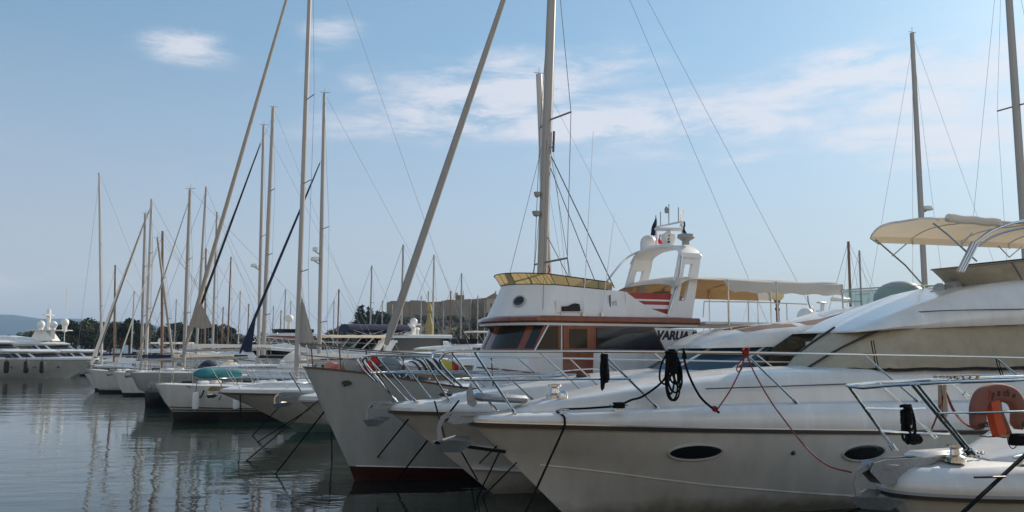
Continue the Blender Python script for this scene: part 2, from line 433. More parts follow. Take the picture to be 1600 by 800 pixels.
# unseen bright cloud bank added behind the viewpoint to lift and warm shaded sides
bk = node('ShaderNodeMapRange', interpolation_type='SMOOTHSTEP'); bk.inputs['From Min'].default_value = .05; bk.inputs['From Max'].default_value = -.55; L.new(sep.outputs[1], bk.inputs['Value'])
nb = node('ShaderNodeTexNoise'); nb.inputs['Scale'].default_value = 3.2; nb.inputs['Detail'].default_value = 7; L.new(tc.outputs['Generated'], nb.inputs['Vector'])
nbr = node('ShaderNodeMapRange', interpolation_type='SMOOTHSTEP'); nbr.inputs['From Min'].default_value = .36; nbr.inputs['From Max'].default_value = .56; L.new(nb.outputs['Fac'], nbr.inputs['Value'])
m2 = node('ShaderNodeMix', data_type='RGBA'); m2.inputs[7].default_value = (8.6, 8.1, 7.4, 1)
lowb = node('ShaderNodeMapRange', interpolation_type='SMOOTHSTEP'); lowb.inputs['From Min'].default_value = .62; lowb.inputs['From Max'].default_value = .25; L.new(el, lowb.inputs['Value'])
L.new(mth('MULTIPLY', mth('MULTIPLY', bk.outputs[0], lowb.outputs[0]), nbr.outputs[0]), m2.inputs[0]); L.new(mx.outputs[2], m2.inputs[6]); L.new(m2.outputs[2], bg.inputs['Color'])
bg.inputs['Strength'].default_value = .10
S.view_settings.view_transform = 'Standard'; S.view_settings.look = 'None'; S.view_settings.exposure = .50; S.view_settings.gamma = 1
S.view_settings.use_curve_mapping = False
S.cycles.use_denoising = True; S.cycles.max_bounces = 6; S.cycles.transparent_max_bounces = 8; S.cycles.caustics_reflective = False; S.cycles.caustics_refractive = False
S.cycles.sample_clamp_indirect = 6
# water: one sheet to the horizon
def water_mat():
    m = bpy.data.materials.new('harbour_water'); m.use_nodes = True; t = m.node_tree; b = t.nodes['Principled BSDF']
    b.inputs['Base Color'].default_value = (.008, .019, .015, 1); b.inputs['Roughness'].default_value = .015; b.inputs['IOR'].default_value = 1.333
    c = t.nodes.new('ShaderNodeTexCoord')
    def nz(sc, rot, det, stretch):
        mp = t.nodes.new('ShaderNodeMapping'); mp.inputs['Rotation'].default_value = (0, 0, R(rot)); mp.inputs['Scale'].default_value = (sc * stretch, sc, sc)
        n = t.nodes.new('ShaderNodeTexNoise'); n.inputs['Scale'].default_value = 1; n.inputs['Detail'].default_value = det; n.inputs['Roughness'].default_value = .5
        t.links.new(c.outputs['Object'], mp.inputs[0]); t.links.new(mp.outputs[0], n.inputs['Vector']); return n.outputs['Fac']
    def add(a, b2, k):
        n = t.nodes.new('ShaderNodeMath'); n.operation = 'MULTIPLY_ADD'; t.links.new(b2, n.inputs[0]); n.inputs[1].default_value = k; t.links.new(a, n.inputs[2]); return n.outputs[0]
    h = add(add(nz(.45, 8, 2, .5), nz(1.6, -14, 3, .5), .42), nz(5.5, 12, 3, .55), .085)
    # calm patches and breeze patches
    pt = nz(.05, 20, 2, .4); mr = t.nodes.new('ShaderNodeMapRange'); mr.inputs['From Min'].default_value = .38; mr.inputs['From Max'].default_value = .62; mr.inputs['To Min'].default_value = .15; mr.inputs['To Max'].default_value = .5
    t.links.new(pt, mr.inputs['Value'])
    bp = t.nodes.new('ShaderNodeBump'); bp.inputs['Distance'].default_value = .10; t.links.new(mr.outputs[0], bp.inputs['Strength'])
    t.links.new(h, bp.inputs['Height']); t.links.new(bp.outputs[0], b.inputs['Normal'])
    return m
M['water'] = water_mat()
wm = MB(); wm.add([(-4500, -30, 0), (4500, -30, 0), (4500, 6000, 0), (-4500, 6000, 0)], [[0, 1, 2, 3]])
tag(wm.build('water', 'water', flat=True), kind='structure')
# the quay the boats are moored stern-to, and the one the picture is taken from
mat('concrete', (.28, .27, .25), .85, var=.2, vscale=1.5, bump=.3)
mat('bounce_ochre', (.45, .36, .26), .9, var=.2, vscale=.6, bump=.4)
mat('paving', (.46, .40, .31), .85, var=.15, vscale=1.5, bump=.3)
PIER_O = Vector((17.2, 24.3, 0)); PN = Vector((-math.sin(R(25)), math.cos(R(25)), 0)); PD = Vector((math.cos(R(25)), math.sin(R(25)), 0))
def pier(name, o, w, a, b, z=1.15):
    q = [o + PN * a, o + PD * w + PN * a, o + PD * w + PN * b, o + PN * b]
    tag(MB().prism([Vector((p.x, p.y, 0)) for p in q], (0, 0, -1.5), (0, 0, z)).build(name, 'concrete'), kind='structure')
pier('quay', PIER_O, 5.0, -25, 95)
tag(MB().prism([Vector((-60, -28, 0)), Vector((70, -28, 0)), Vector((70, 2.6, 0)), Vector((-60, 2.6, 0))], (0, 0, -1.5), (0, 0, 1.5)).build('promenade', 'paving'), kind='structure')
tag(MB().prism([Vector((-90, -22, 0)), Vector((90, -22, 0)), Vector((90, -20, 0)), Vector((-90, -20, 0))], (0, 0, 0), (0, 0, 11)).build('unseen_bounce_wall', 'bounce_ochre'), kind='structure')  # unseen wall added to bounce warm sunlight onto the shaded hull sides
# ------------------------------------------------------------------ shared boat fittings
def hull_y(levels, Lh, x, z):            # half breadth of a hull at x and height z
    P = [lv_at_x(l, x, Lh) for l in levels if x >= l['xs']]
    for a, b in zip(P, P[1:]):
        if min(a.z, b.z) <= z <= max(a.z, b.z) and abs(a.z - b.z) > 1e-6:
            return a.y + (b.y - a.y) * (z - a.z) / (b.z - a.z)
    return P[-1].y
def anchor_mb(s=1., yaw=0.):             # plough anchor; origin at the roller, hanging ahead of the stem
    sh = MB()
    prof = [(.42, .03), (.42, .08), (-.02, .09), (-.13, .02), (-.19, -.14), (-.17, -.34), (-.08, -.44), (-.03, -.40), (-.11, -.30), (-.12, -.13), (-.07, -.02), (.04, .03)]
    sh.prism([(x * s, 0, z * s) for x, z in prof], (0, -.022 * s, 0), (0, .022 * s, 0))
    fl = MB()
    for g in (-1, 1):
        t = [(-.24, .01 * g, -.36), (-.13, .01 * g, -.50), (.16, .30 * g, -.47), (.34, .42 * g, -.33), (.10, .34 * g, -.30)]
        fl.prism([Vector(p) * s for p in t], (0, 0, 0), Vector((-.006, 0, .016)) * s)
    if yaw:
        r = Matrix.Rotation(yaw, 3, 'Z')
        for m in (sh, fl): m.v = [r @ v for v in m.v]
    return sh, fl
def anchor(parent, pos, s=1., m='galvanised', yaw=0.):
    sh, fl = anchor_mb(s, yaw)
    sh.v = [v + Vector(pos) for v in sh.v]; fl.v = [v + Vector(pos) for v in fl.v]
    a = sh.build('anchor', m, parent); fl.build('fluke', m, a)
    return a
def bow_roller(parent, x0, x1, z, m='steel', w=.11, h=.12):
    b = MB()
    for g in (-1, 1):
        b.prism([(x0, w * g, z), (x0 - .05, w * g, z - h * .7), (x0 + .08, w * g, z - h), (x1, w * g, z - h * .5), (x1, w * g, z + .02), (x0 + .1, w * g, z + .07)], (0, -.008, 0), (0, .008, 0))
    b.box(((x0 + x1) / 2 + .05, 0, z - h * .55), (abs(x1 - x0) - .1, w * 2, .02))
    o = b.build('bow_roller', m, parent)
    MB().lathe([(.02, -w), (.06, -w), (.04, 0), (.06, w), (.02, w)], 12, (x0 + .06, 0, z - .02), Matrix.Rotation(R(90), 3, 'X')).build('roller_wheel', 'rubber', o)
    return o
def cleat(parent, pos, s=1., m='steel'):
    b = MB(); p = Vector(pos)
    b.tube([p + Vector((-.14 * s, 0, .075 * s)), p + Vector((-.05 * s, 0, .085 * s)), p + Vector((.05 * s, 0, .085 * s)), p + Vector((.14 * s, 0, .075 * s))], .016 * s, 8)
    for d in (-.05, .05): b.tube([p + Vector((d * s, 0, -.01)), p + Vector((d * s, 0, .085 * s))], .018 * s, 8)
    b.box(p + Vector((0, 0, .006)), (.17 * s, .06 * s, .02 * s))
    return b.build('cleat', m, parent)
def windlass(parent, pos, s=1., m='steel'):
    p = Vector(pos)
    return MB().lathe([(.13 * s, -.02), (.13 * s, .05 * s), (.07 * s, .08 * s), (.06 * s, .15 * s), (.1 * s, .18 * s), (.1 * s, .21 * s), (.0, .22 * s)], 18, p).build('windlass', m, parent)
def stanchion(parent, top, foot, r=.016, m='steel'):
    t, f = Vector(top), Vector(foot); b = MB().tube([f, t], r, 8)
    b.tube([f, f + (t - f).normalized() * .12], r * 1.75, 8)
    b.lathe([(.05, -.008), (.05, .014), (.02, .02)], 10, f)
    return b.build('stanchion', m, parent)
def porthole(parent, c, n_out, a, b, up=(0, 0, 1)):
    n_out = Vector(n_out).normalized(); u = Vector(up); ux = u.cross(n_out).normalized(); uy = n_out.cross(ux).normalized()
    gb = MB().ball((0, 0, 0), 1., 28, 12); gb.v = [Vector(c) + ux * v.x * a + uy * v.y * b + n_out * v.z * .035 for v in gb.v]
    g = gb.build('porthole', 'glass_dark', parent, 80)
    ellipse_ring(Vector(c) + n_out * .014, ux, uy, a * 1.02, b * 1.04, .022).build('porthole_rim', 'alu_white', g)
    return g
# ================================================================== the big white motor yacht in front (B1)
B1 = Frame(-.77, 15.9)
t1 = boat_thing('motor_yacht', 'big white motor yacht in front with oval portholes, beige windscreen cover and bimini', 'motor yacht', B1)
L1 = 17.0
H1 = [lv(2.7, [-.6, -.7, -.7, -.7, -.6], .02), lv(2.08, [.0, -.28, -.35, -.35, -.3], 1.25, 1.0, .62),
      lv(.86, [1.14, .60, .18, -.02, -.08], 1.50, .95, .6), lv(.52, [1.42, 1.02, .72, .55, .48], 1.64, .78, .58), lv(.2, [1.72, 1.42, 1.18, 1.0, .9], 1.74, .64, .56),
      lv(.0, [1.90, 1.74, 1.56, 1.40, 1.26], 1.80, .56, .55)]
G1 = [lv(.0, [1.905, 1.745, 1.565, 1.405, 1.265], 1.80, .56, .55), lv(-.02, [1.98, 1.86, 1.72, 1.58, 1.46], 1.82, .55, .55), lv(.02, [2.02, 2.02, 1.94, 1.84, 1.72], 1.79, .55, .55), lv(.14, [2.045, 2.12, 2.09, 2.02, 1.92], 1.72, .56, .55), lv(.22, [2.05, 2.15, 2.13, 2.05, 1.96], 1.66, .56, .55)]
D1 = [G1[-1], lv(.26, [2.055, 2.165, 2.145, 2.065, 1.975], 1.60, .56, .55)]
hull_shell(H1, L1, 44).build('hull', 'gelcoat_old', t1, 50)
gun = hull_shell(G1, L1, 44).build('gunwale', 'gelcoat', t1, 50)
hull_shell(D1, L1, 44, close_top=True).build('deck', 'deck', t1)
strip(H1[-1], L1, -.055, .02, .022, 44).build('rub_rail', 'black_stripe', t1)
strip(H1[-1], L1, .021, .045, .03, 44).build('rub_rail_trim', 'steel', t1)
strip(H1[2], L1, -.012, .012, .014, 44, .03).build('spray_rail', 'gelcoat_old', t1)
strip(lv(2.0, [.16, .14, .12, .12, .12], 1.30, .98, .62), L1, -.05, .03, .02, 44, .004).build('boot_stripe', 'black_stripe', t1)
for px, py in ((1085, 706), (1350, 707)):
    p = B1.on(px, py, -1.62); y = -hull_y(H1, L1, p.x, p.z); p = B1.on(px, py, y); y = -hull_y(H1, L1, p.x, p.z)
    y2 = -hull_y(H1, L1, p.x + .3, p.z); y0 = -hull_y(H1, L1, p.x - .3, p.z); yu = -hull_y(H1, L1, p.x, p.z + .1); yd = -hull_y(H1, L1, p.x, p.z - .1)
    nn = Vector((.6, y2 - y0, 0)).cross(Vector((0, yu - yd, .2))); nn = nn if nn.y < 0 else -nn
    porthole(t1, (p.x, y, p.z), nn, .53, .165)
p = B1.on(1243, 708, -1.62); y = -hull_y(H1, L1, p.x, p.z)
MB().lathe([(.02, -.02), (.045, -.02), (.045, .02), (.02, .03)], 14, (p.x, y, p.z), Matrix.Rotation(R(90), 3, 'X')).build('drain_outlet', 'black_stripe', t1)
# raised foredeck
ridge([(.75, .12, 2.0, 2.1), (1.2, .42, 2.02, 2.22), (2.2, .78, 2.02, 2.38), (3.4, 1.0, 2.04, 2.55), (4.6, 1.13, 2.03, 2.68), (6.0, 1.24, 2.0, 2.79), (8.5, 1.33, 1.98, 2.84), (12, 1.36, 1.9, 2.82), (17, 1.36, 1.86, 2.80)]).build('cabin_trunk', 'gelcoat', t1, 50)
MB().tube([(x, -(1.335 - max(0, 5.2 - x) * .05), 2.44 + .01 * x) for x in (4.3, 5, 6, 8, 10, 12, 14)], .012, 6).build('trunk_moulding', 'black_stripe', t1)
# windscreen under its cover
def wlev(z, xf, d, hw, sl=0, e=2.2): return (z, xf, d, hw, 17.0, sl, e)
WS = [wlev(2.78, 7.70, 1.5, 1.25), wlev(3.05, 8.0, 1.45, 1.24), wlev(3.35, 8.4, 1.35, 1.22, .012), wlev(3.70, 8.9, 1.3, 1.2, .02)]
ws = house(WS, 70, roof=False)
for i, v in enumerate(ws.v):
    k = .022 * math.sin(v.x * 5.3 + v.y * 3 + v.z * 2.2) + .014 * math.sin(v.x * 11 - v.z * 6) + .012 * math.sin(v.y * 9 + v.z * 5)
    ws.v[i] = v + Vector((-.5 * k, k * (-1 if v.y < 0 else 1), 0))
cov = ws.build('windscreen_cover', 'cover_beige', t1, 60)
for (u0, u1) in ((.60, .49), (.46, .36)):
    pa, pb = house_pt(WS[0], u0), house_pt(WS[3], u1); mid_ = pa.lerp(pb, .5); mid_.x -= .12
    o3 = Vector((-.07, -.03, .03))
    MB().tube(cr([pa + o3, mid_ + o3 + Vector((-.03, 0, 0)), pb + o3], 8), .026, 6).build('wiper_arm', 'black_stripe', t1)
MB().tube([house_pt(WS[0], .1 + .42 * i / 40) + Vector((-.02, -.02, .02 + .012 * math.sin(i * 1.3))) for i in range(41)], .03, 6).build('cover_hem', 'canvas_black', cov)
# brow and flybridge coaming in one moulding
ridge([(8.75, .85, 3.60, 3.64), (9.2, 1.1, 3.64, 3.82), (9.7, 1.24, 3.68, 3.98), (10.5, 1.32, 3.70, 4.22), (11.1, 1.36, 3.73, 4.38), (11.9, 1.4, 3.76, 4.60), (13.0, 1.42, 3.8, 4.80), (14.5, 1.42, 3.86, 4.98), (17.2, 1.4, 3.9, 5.1)],
      sec=((.96, 0.), (1., .16), (.99, .3), (.93, .62), (.83, .9), (.7, 1.), (.55, .985), (0, .97))).build('flybridge_coaming', 'gelcoat', t1, 50)
MB().tube(cr([B1.on(1352, 496, .1) + Vector((-.03, 0, .01)), B1.on(1400, 490, -.75), B1.on(1460, 486, -1.30), B1.on(1530, 484, -1.42), B1.on(1600, 483, -1.44)], 20), .012, 6).build('brow_groove', 'black_stripe', t1)
MB().box((15.8, 0, 3.2), (2.2, 2.4, .9), bev=.1).build('saloon', 'gelcoat', t1)
# flybridge windscreen: swept shell lined with beige cloth, black cushion tops inside
fw = [(4.78, 13.3, 1.1, 1.2, 17., .09, 2.0), (5.0, 13.0, 1.2, 1.25, 17., .09, 2.), (5.22, 12.65, 1.3, 1.3, 17., .11, 2.)]
house(fw, 40, roof=False).build('flybridge_windscreen', 'cover_beige', t1)
m = MB()
for q in (.22, .34, .66, .78): m.tube([house_pt(fw[0], q), house_pt(fw[1], q), house_pt(fw[2], q)], .02, 6)
m.tube([house_pt(fw[2], .02 + .96 * i / 40) for i in range(41)], .022, 6)
m.build('windscreen_frame', 'alu_dark', t1)
MB().box((15.6, -.1, 5.2), (3.0, 2.2, .5), bev=.15).build('flybridge_seat', 'canvas_black', t1)
# radar arch: two big bent tubes rising aft out of the coaming
for y, nm in ((-1.32, 0),):
    a = B1.on(1487, 430, -1.32); b = B1.on(1522, 380, -1.32); c = B1.on(1555, 358, -1.32); d = B1.on(1610, 344, -1.32); e = B1.on(1720, 338, -1.32)
    P = [Vector((q.x, y, q.z)) for q in (B1.on(1503, 418, -1.32), b, c, d, e)]
    arch = MB().tube(cr([P[1], P[2], P[3], P[4], P[4] + Vector((.6, .6, .02)), P[4] + Vector((.7, 1.6, .02)), P[4] + Vector((.9, 2.5, -.2)), Vector((P[4].x + 1.1, 2.64 - 1.32, 4.9))], 48), .035, 10).tube(cr([P[1] + Vector((.12, 0, -.06)), P[2] + Vector((.15, 0, -.1)), P[3] + Vector((.18, 0, -.14)), P[4] + Vector((.2, .1, -.16)), P[4] + Vector((.7, .6, -.14))], 24), .025, 8).build('radar_arch', 'steel', t1)
    g = MB()
    dr = (P[1] - P[0]).normalized()
    for o in (-.06, .02, .10): g.tube([P[0] + Vector((o, 0, 0)) - dr * .12, P[1] + Vector((o, 0, -o * .2))], .036, 10)
    g.build('arch_foot', 'steel', arch)
# bimini
def bimini(parent, fr, x0, x1, hw, z_edge, z_top, m, nst=22, droop=.14, rise=0., hoops=(), curl=.0):
    rows = []; nn = 18
    for i in range(nst + 1):
        t = i / nst; x = x0 + (x1 - x0) * t; row = []
        front = math.exp(-t * 9)
        for j in range(nn + 1):
            a = -1 + 2 * j / nn
            zz = z_edge + (z_top - z_edge) * (1 - abs(a) ** 3.2) + rise * t - front * curl * (1 - .4 * abs(a)) - .025 * math.sin(t * math.pi * 4) ** 2 * (1 - a * a)
            yy = a * hw * (1 - .12 * front)
            row.append(Vector((x + .18 * front * a * a, yy, zz)))
        rows.append(row)
    mb = MB(); mb.loft(rows)
    up = [[v + Vector((0, 0, .012)) for v in r] for r in rows]; mb.loft(up)
    mb.loft([rows[0], up[0]]); mb.loft([rows[-1], up[-1]])
    mb.loft([[r[0] for r in rows], [r[0] for r in up]]); mb.loft([[r[-1] for r in rows], [r[-1] for r in up]])
    return mb.build('bimini_top', m, parent), rows
rows = []
for i in range(27):
    t = i / 26; x = 11.15 + 7.2 * t; fr_ = math.exp(-t * 10); row = [Vector((x + .25 * fr_ + .5 * fr_, 1.3, 5.95 + .16 * t - .0 * fr_))]
    for j in range(19):
        a = 1 - 2 * j / 18
        edge = 6.14 if a > 0 else 6.20
        z = edge + .12 * t + (.22 if a > 0 else .15) * (1 - abs(a) ** 3) - .03 * math.sin(t * math.pi * 4) ** 2 * (1 - a * a) - .05 * fr_
        row.append(Vector((x + .45 * fr_ * max(0, a) ** 2 - .3 * fr_ * max(0, -a) ** 2, 1.31 * a, z)))
    row.append(Vector((x - .3 * fr_, -1.32, 6.16 + .12 * t)))
    rows.append(row)
br = rows
up = [[v + Vector((0, 0, .014)) for v in r] for r in rows]
MB().loft(rows).loft(up).loft([rows[0], up[0]]).loft([[r[0] for r in rows], [r[0] for r in up]]).loft([[r[-1] for r in rows], [r[-1] for r in up]]).build('bimini_top', 'canvas_beige', t1, 60)
def leg(parent, pts, r=.018, m='steel', nm='bimini_leg'): return MB().tube(pts, r, 8).build(nm, m, parent)
Qs = lambda px, py: B1.on(px, py, 1.3)
Qp = lambda px, py: B1.on(px, py, -1.3)
leg(t1, [Qs(1368, 374), Qs(1415, 415), Qs(1452, 457)], .022); leg(t1, [Qs(1394, 400), Qs(1416, 381)], .016)
leg(t1, [Qp(1458, 349), Qp(1480, 366), Qp(1526, 408)], .022); leg(t1, [Qp(1502, 384), Qp(1519, 364)], .016)
leg(t1, [Qs(1560, 384), Qs(1577, 402)], .016); leg(t1, [Qs(1597, 385), Qs(1577, 402)], .016)
for i in (0, 7, 14, 21):
    leg(t1, [v + Vector((0, 0, -.022)) for v in br[i]], .016, nm='bimini_bow')
mb = MB(); rows = []
for i in range(13):                       # rolled edge of cloth tied on top
    x = 11.2 + 1.7 * i / 12; rows.append([Vector((x, -1.3 + .10 * math.cos(k * math.pi / 4), 6.20 + .10 * math.sin(k * math.pi / 4) + .012 * math.sin(x * 9))) for k in range(8)])
mb.loft(rows, closed_v=True, caps=True).build('rolled_curtain', 'canvas_white', t1)
# searchlight and horns on the coaming
p = B1.on(1464, 455, .25)
sp = MB().lathe([(.05, 0), (.13, .02), (.15, .14), (.13, .2), (.02, .22)], 16, p + Vector((0, -.1, .02)), Matrix.Rotation(R(-80), 3, 'Y') @ Matrix.Rotation(R(30), 3, 'X')).ball(p + Vector((.12, 0, .02)), .12, sc=(1.3, .8, .9)).build('searchlight', 'galvanised', t1)
MB().lathe([(.04, 0), (.05, -.14)], 10, p + Vector((.12, 0, -.0))).build('searchlight_foot', 'steel', sp)
for k in (0, 1):
    q = B1.on(1436 + 8 * k, 466 - 2 * k, .1 - .12 * k)
    MB().lathe([(.058, 0), (.055, .02), (.03, .10), (.016, .16), (.014, .55)], 12, q, Matrix.Rotation(R(68), 3, 'Y')).build('horn', 'steel', t1)
p = B1.on(1490, 447, .1)
MB().box(p, (.34, .28, .24), Matrix.Rotation(R(-12), 3, 'Y'), .03).build('camera_housing', 'plastic_grey', t1)
# guard rail
def knee(px, py): x = B1.on(px, py, -1.4).x; q = lv_at_x(G1[-1], x, L1); return Vector((x, -q.y + .05, q.z + .01))
TR = [B1.on(690, 558, -.26), B1.on(701, 550, -.34), B1.on(745, 549, -.58), B1.on(830, 549, -.95), B1.on(940, 549, -1.22), B1.on(1045, 550, -1.4), B1.on(1165, 551, -1.52), B1.on(1350, 554, -1.62), B1.on(1556, 558, -1.63), B1.on(1700, 562, -1.6)]
LOW = [TR[0], B1.on(688, 566, -.22), B1.on(700, 582, -.2), B1.on(722, 604, -.16)]
for g in (-1, 1):
    f = lambda P: [Vector((v.x, v.y * -g, v.z)) for v in P]
    MB().tube(cr(f(LOW[::-1] + TR[1:]), 60), .024, 8).build('guard_rail', 'steel', t1)
    mid = [B1.on(726, 594, -.30), B1.on(800, 594, -.80), B1.on(880, 593, -1.1), B1.on(985, 592, -1.33)]
    MB().tube(cr(f(mid), 14), .018, 8).build('middle_rail', 'steel', t1)
    for (a, b, yy) in (((742, 551), (843, 641), -.56), ((938, 549), (1040, 637), -1.22), ((1163, 551), (1240, 632), -1.52), ((1350, 555), (1422, 632), -1.62), ((1554, 558), (1630, 630), -1.63)):
        T = B1.on(*a, yy); K = knee(*b)
        stanchion(t1, f([T])[0], f([K])[0], .022)
# ground tackle
bow_roller(t1, -.42, .75, 2.04, 'galvanised', .10, .15)
anchor(t1, (-.40, -.02, 2.0), 1.2, 'galvanised', R(-20))
windlass(t1, (1.75, 0, 2.3), 1.25)
p = B1.on(783, 622, .15)
MB().box((p.x, .15, p.z), (.95, .5, .15), Matrix.Rotation(R(4), 3, 'Y'), .05).build('anchor_locker_lid', 'galvanised', t1)
p = B1.on(738, 619, .12)
MB().prism([(p.x - .02, .12, p.z + .22), (p.x - .11, .12, p.z + .08), (p.x - .09, .12, p.z - .14), (p.x + .02, .12, p.z - .2), (p.x + .09, .12, p.z - .14), (p.x + .03, .12, p.z - .02)], (0, -.02, 0), (0, .02, 0)).build('anchor_crown', 'galvanised', t1)
p = B1.on(967, 631, -1.22); cl1 = cleat(t1, (p.x, p.y, lv_at_x(G1[-1], p.x, L1).z + .02), 1.3)
p2 = B1.on(880, 640, -1.05); cleat(t1, (p2.x, p2.y, lv_at_x(G1[-1], p2.x, L1).z + .02), .8)
p = B1.on(880, 612, -.3); MB().lathe([(.09, 0), (.09, .1), (.07, .14), (0, .15)], 14, (p.x, -.3, 2.3)).build('deck_vent', 'steel', t1)
# ================================================================== B2
B2 = Frame(-2.65, 18.85)
t2 = boat_thing('motor_yacht', 'white sport yacht with dark wraparound glass and teal flybridge screen, second from the front', 'motor yacht', B2)
L2 = 17.5
H2 = [lv(2.9, [-.6, -.7, -.7, -.7, -.6], .02), lv(2.45, [.0, -.28, -.35, -.35, -.3], 1.2, 1.0, .62),
      lv(1.0, [1.18, .66, .3, .1, .0], 1.48, .95, .6), lv(.55, [1.5, 1.12, .85, .65, .55], 1.58, .78, .58), lv(.0, [1.90, 1.72, 1.55, 1.42, 1.3], 1.68, .56, .55)]
G2 = [lv(.0, [1.905, 1.725, 1.555, 1.425, 1.305], 1.68, .56, .55), lv(-.02, [2.0, 1.86, 1.72, 1.6, 1.5], 1.69, .55, .55), lv(.08, [2.06, 2.03, 1.97, 1.85, 1.75], 1.64, .55, .55), lv(.22, [2.08, 2.10, 2.06, 1.95, 1.85], 1.52, .56, .55)]
hull_shell(H2, L2, 40).build('hull', 'gelcoat_old', t2, 50)
hull_shell(G2, L2, 40).build('gunwale', 'gelcoat', t2, 50)
hull_shell([G2[-1], lv(.26, [2.09, 2.115, 2.075, 1.965, 1.865], 1.48, .56, .55)], L2, 40, close_top=True).build('deck', 'deck', t2)
strip(H2[-1], L2, -.04, .03, .02, 40).build('rub_rail', 'black_stripe', t2)
strip(H2[2], L2, -.015, .03, .035, 40, .03).build('spray_rail', 'gelcoat', t2)
strip(lv(1.55, [.62, .3, .12, .0, .0], 1.4, .98, .6), L2, -.015, .03, .04, 30, .02).build('spray_rail', 'gelcoat', t2)
ridge([(1.0, .15, 2.02, 2.1), (1.6, .5, 2.02, 2.24), (3.0, .86, 2.02, 2.42), (5.0, 1.06, 2.0, 2.62), (7.0, 1.16, 2.0, 2.74), (10, 1.22, 1.95, 2.78), (17, 1.24, 1.86, 2.76)]).build('cabin_trunk', 'gelcoat', t2, 50)
V2 = [(2.72, 6.6, 1.9, 1.2, 17.2, 0, 2.2), (3.35, 8.0, 1.7, 1.16, 17.2, .004, 2.2)]
house(V2, 50, roof=False).build('windscreen', 'glass_blue', t2)
for q in (.30, .42, .58, .70): MB().tube([house_pt(V2[0], q) + Vector((-.01, 0, 0)), house_pt(V2[1], q) + Vector((-.01, 0, 0))], .03, 6).build('windscreen_pillar', 'gelcoat', t2)
RS = [(7.75, .75, 3.26, 3.34), (8.2, 1.0, 3.27, 3.54), (8.8, 1.18, 3.28, 3.70), (9.6, 1.24, 3.3, 3.82), (10.6, 1.28, 3.32, 3.89), (11.8, 1.3, 3.34, 4.04), (13.0, 1.32, 3.4, 4.3), (17.4, 1.3, 3.45, 4.5)]
ridge(RS, sec=((1., 0.), (1.0, .18), (.95, .5), (.84, .86), (.62, 1.), (0, 1.06))).build('hardtop', 'gelcoat', t2, 50)
for (a, b, c, d) in (((1108, 527), (1168, 512), (1206, 511), (1140, 526)), ((1100, 536), (1112, 528), (1130, 527), (1122, 535))):
    pass
for k, (xa, xb, ya, yb) in enumerate(((8.9, 10.6, -1.02, -.62), (8.9, 10.6, -.45, .45), (10.9, 12.6, -1.05, -.62))):
    m = MB()
    def zt(x, y):
        for s0, s1 in zip(RS, RS[1:]):
            if s0[0] <= x <= s1[0]:
                t = (x - s0[0]) / (s1[0] - s0[0]); w = s0[1] + (s1[1] - s0[1]) * t; z0 = s0[2] + (s1[2] - s0[2]) * t; z1 = s0[3] + (s1[3] - s0[3]) * t
                a = abs(y) / w; sec = ((0, 1.06), (.62, 1.), (.84, .86), (.95, .5), (1, .18))
                for (a0, b0), (a1, b1) in zip(sec, sec[1:]):
                    if a0 <= a <= a1: return z0 + (z1 - z0) * (b0 + (b1 - b0) * (a - a0) / (a1 - a0))
        return 4.
    m.loft([[Vector((xa + (xb - xa) * i / 10, ya + (yb - ya) * j / 6, zt(xa + (xb - xa) * i / 10, ya + (yb - ya) * j / 6) + .008)) for j in range(7)] for i in range(11)])
    m.build('roof_panel', 'brown_metal' if k != 1 else 'glass_grey', t2)
# tall side glass running up and aft
y = -1.27
P = [B2.on(px, py, y) for px, py in ((1196, 574), (1205, 545), (1238, 522), (1306, 518), (1262, 556), (1232, 574))]
for g in (-1, 1):
    MB().prism([Vector((p.x, -g * y, p.z)) for p in P], (0, -.01, 0), (0, .012, 0)).build('side_window', 'glass_dark', t2)
ridge([(12.4, 1.0, 4.0, 4.15), (13.2, 1.2, 4.02, 4.34), (14.4, 1.26, 4.05, 4.5), (17.4, 1.26, 4.1, 4.6)]).build('flybridge_coaming', 'gelcoat', t2, 50)
fs = [(4.42, 14.1, .9, 1.15, 17.2, .06, 2.), (4.94, 13.6, 1.0, 1.25, 17.2, .05, 2.)]
house(fs, 40, roof=False).build('flybridge_windscreen', 'acrylic_teal', t2)
MB().tube([house_pt(fs[1], .02 + .96 * i / 40) for i in range(41)], .014, 6).build('windscreen_trim', 'alu', t2)
m = MB(); m.ball((15.5, 0, 4.72), .5, 16, 10, (1.25, 1.6, 1.05)); m.build('helm_cover', 'canvas_teal' if 0 else 'plastic_grey', t2)
TR = [B2.on(566, 565, -.2), B2.on(575, 557, -.3), B2.on(660, 557, -.85), B2.on(760, 558, -1.15), B2.on(900, 560, -1.36), B2.on(1060, 563, -1.46), B2.on(1240, 566, -1.48)]
for g in (-1, 1):
    f = lambda P: [Vector((v.x, v.y * -g, v.z)) for v in P]
    MB().tube(cr(f([B2.on(590, 596, -.12), B2.on(572, 574, -.18)] + TR[1:]), 50), .022, 8).build('guard_rail', 'steel', t2)
    MB().tube(cr(f([B2.on(585, 583, -.2), B2.on(680, 583, -.95), B2.on(790, 584, -1.22), B2.on(900, 585, -1.36)]), 14), .015, 8).build('middle_rail', 'steel', t2)
    for (a, b, yy) in (((575, 558), (626, 618), -.3), ((588, 557), (654, 617), -.4), ((660, 557), (711, 607), -.85), ((760, 558), (840, 606), -1.15), ((890, 560), (960, 604), -1.35), ((1040, 562), (1110, 602), -1.45)):
        T = B2.on(*a, yy); x = B2.on(*b, yy).x; q = lv_at_x(G2[-1], x, L2); K = Vector((x, -q.y + .05, q.z + .01)); stanchion(t2, f([T])[0], f([K])[0], .019)
bow_roller(t2, -.36, .75, 2.06, 'galvanised', .08, .1)
anchor(t2, (-.34, 0, 2.04), .9, 'galvanised', R(-25))
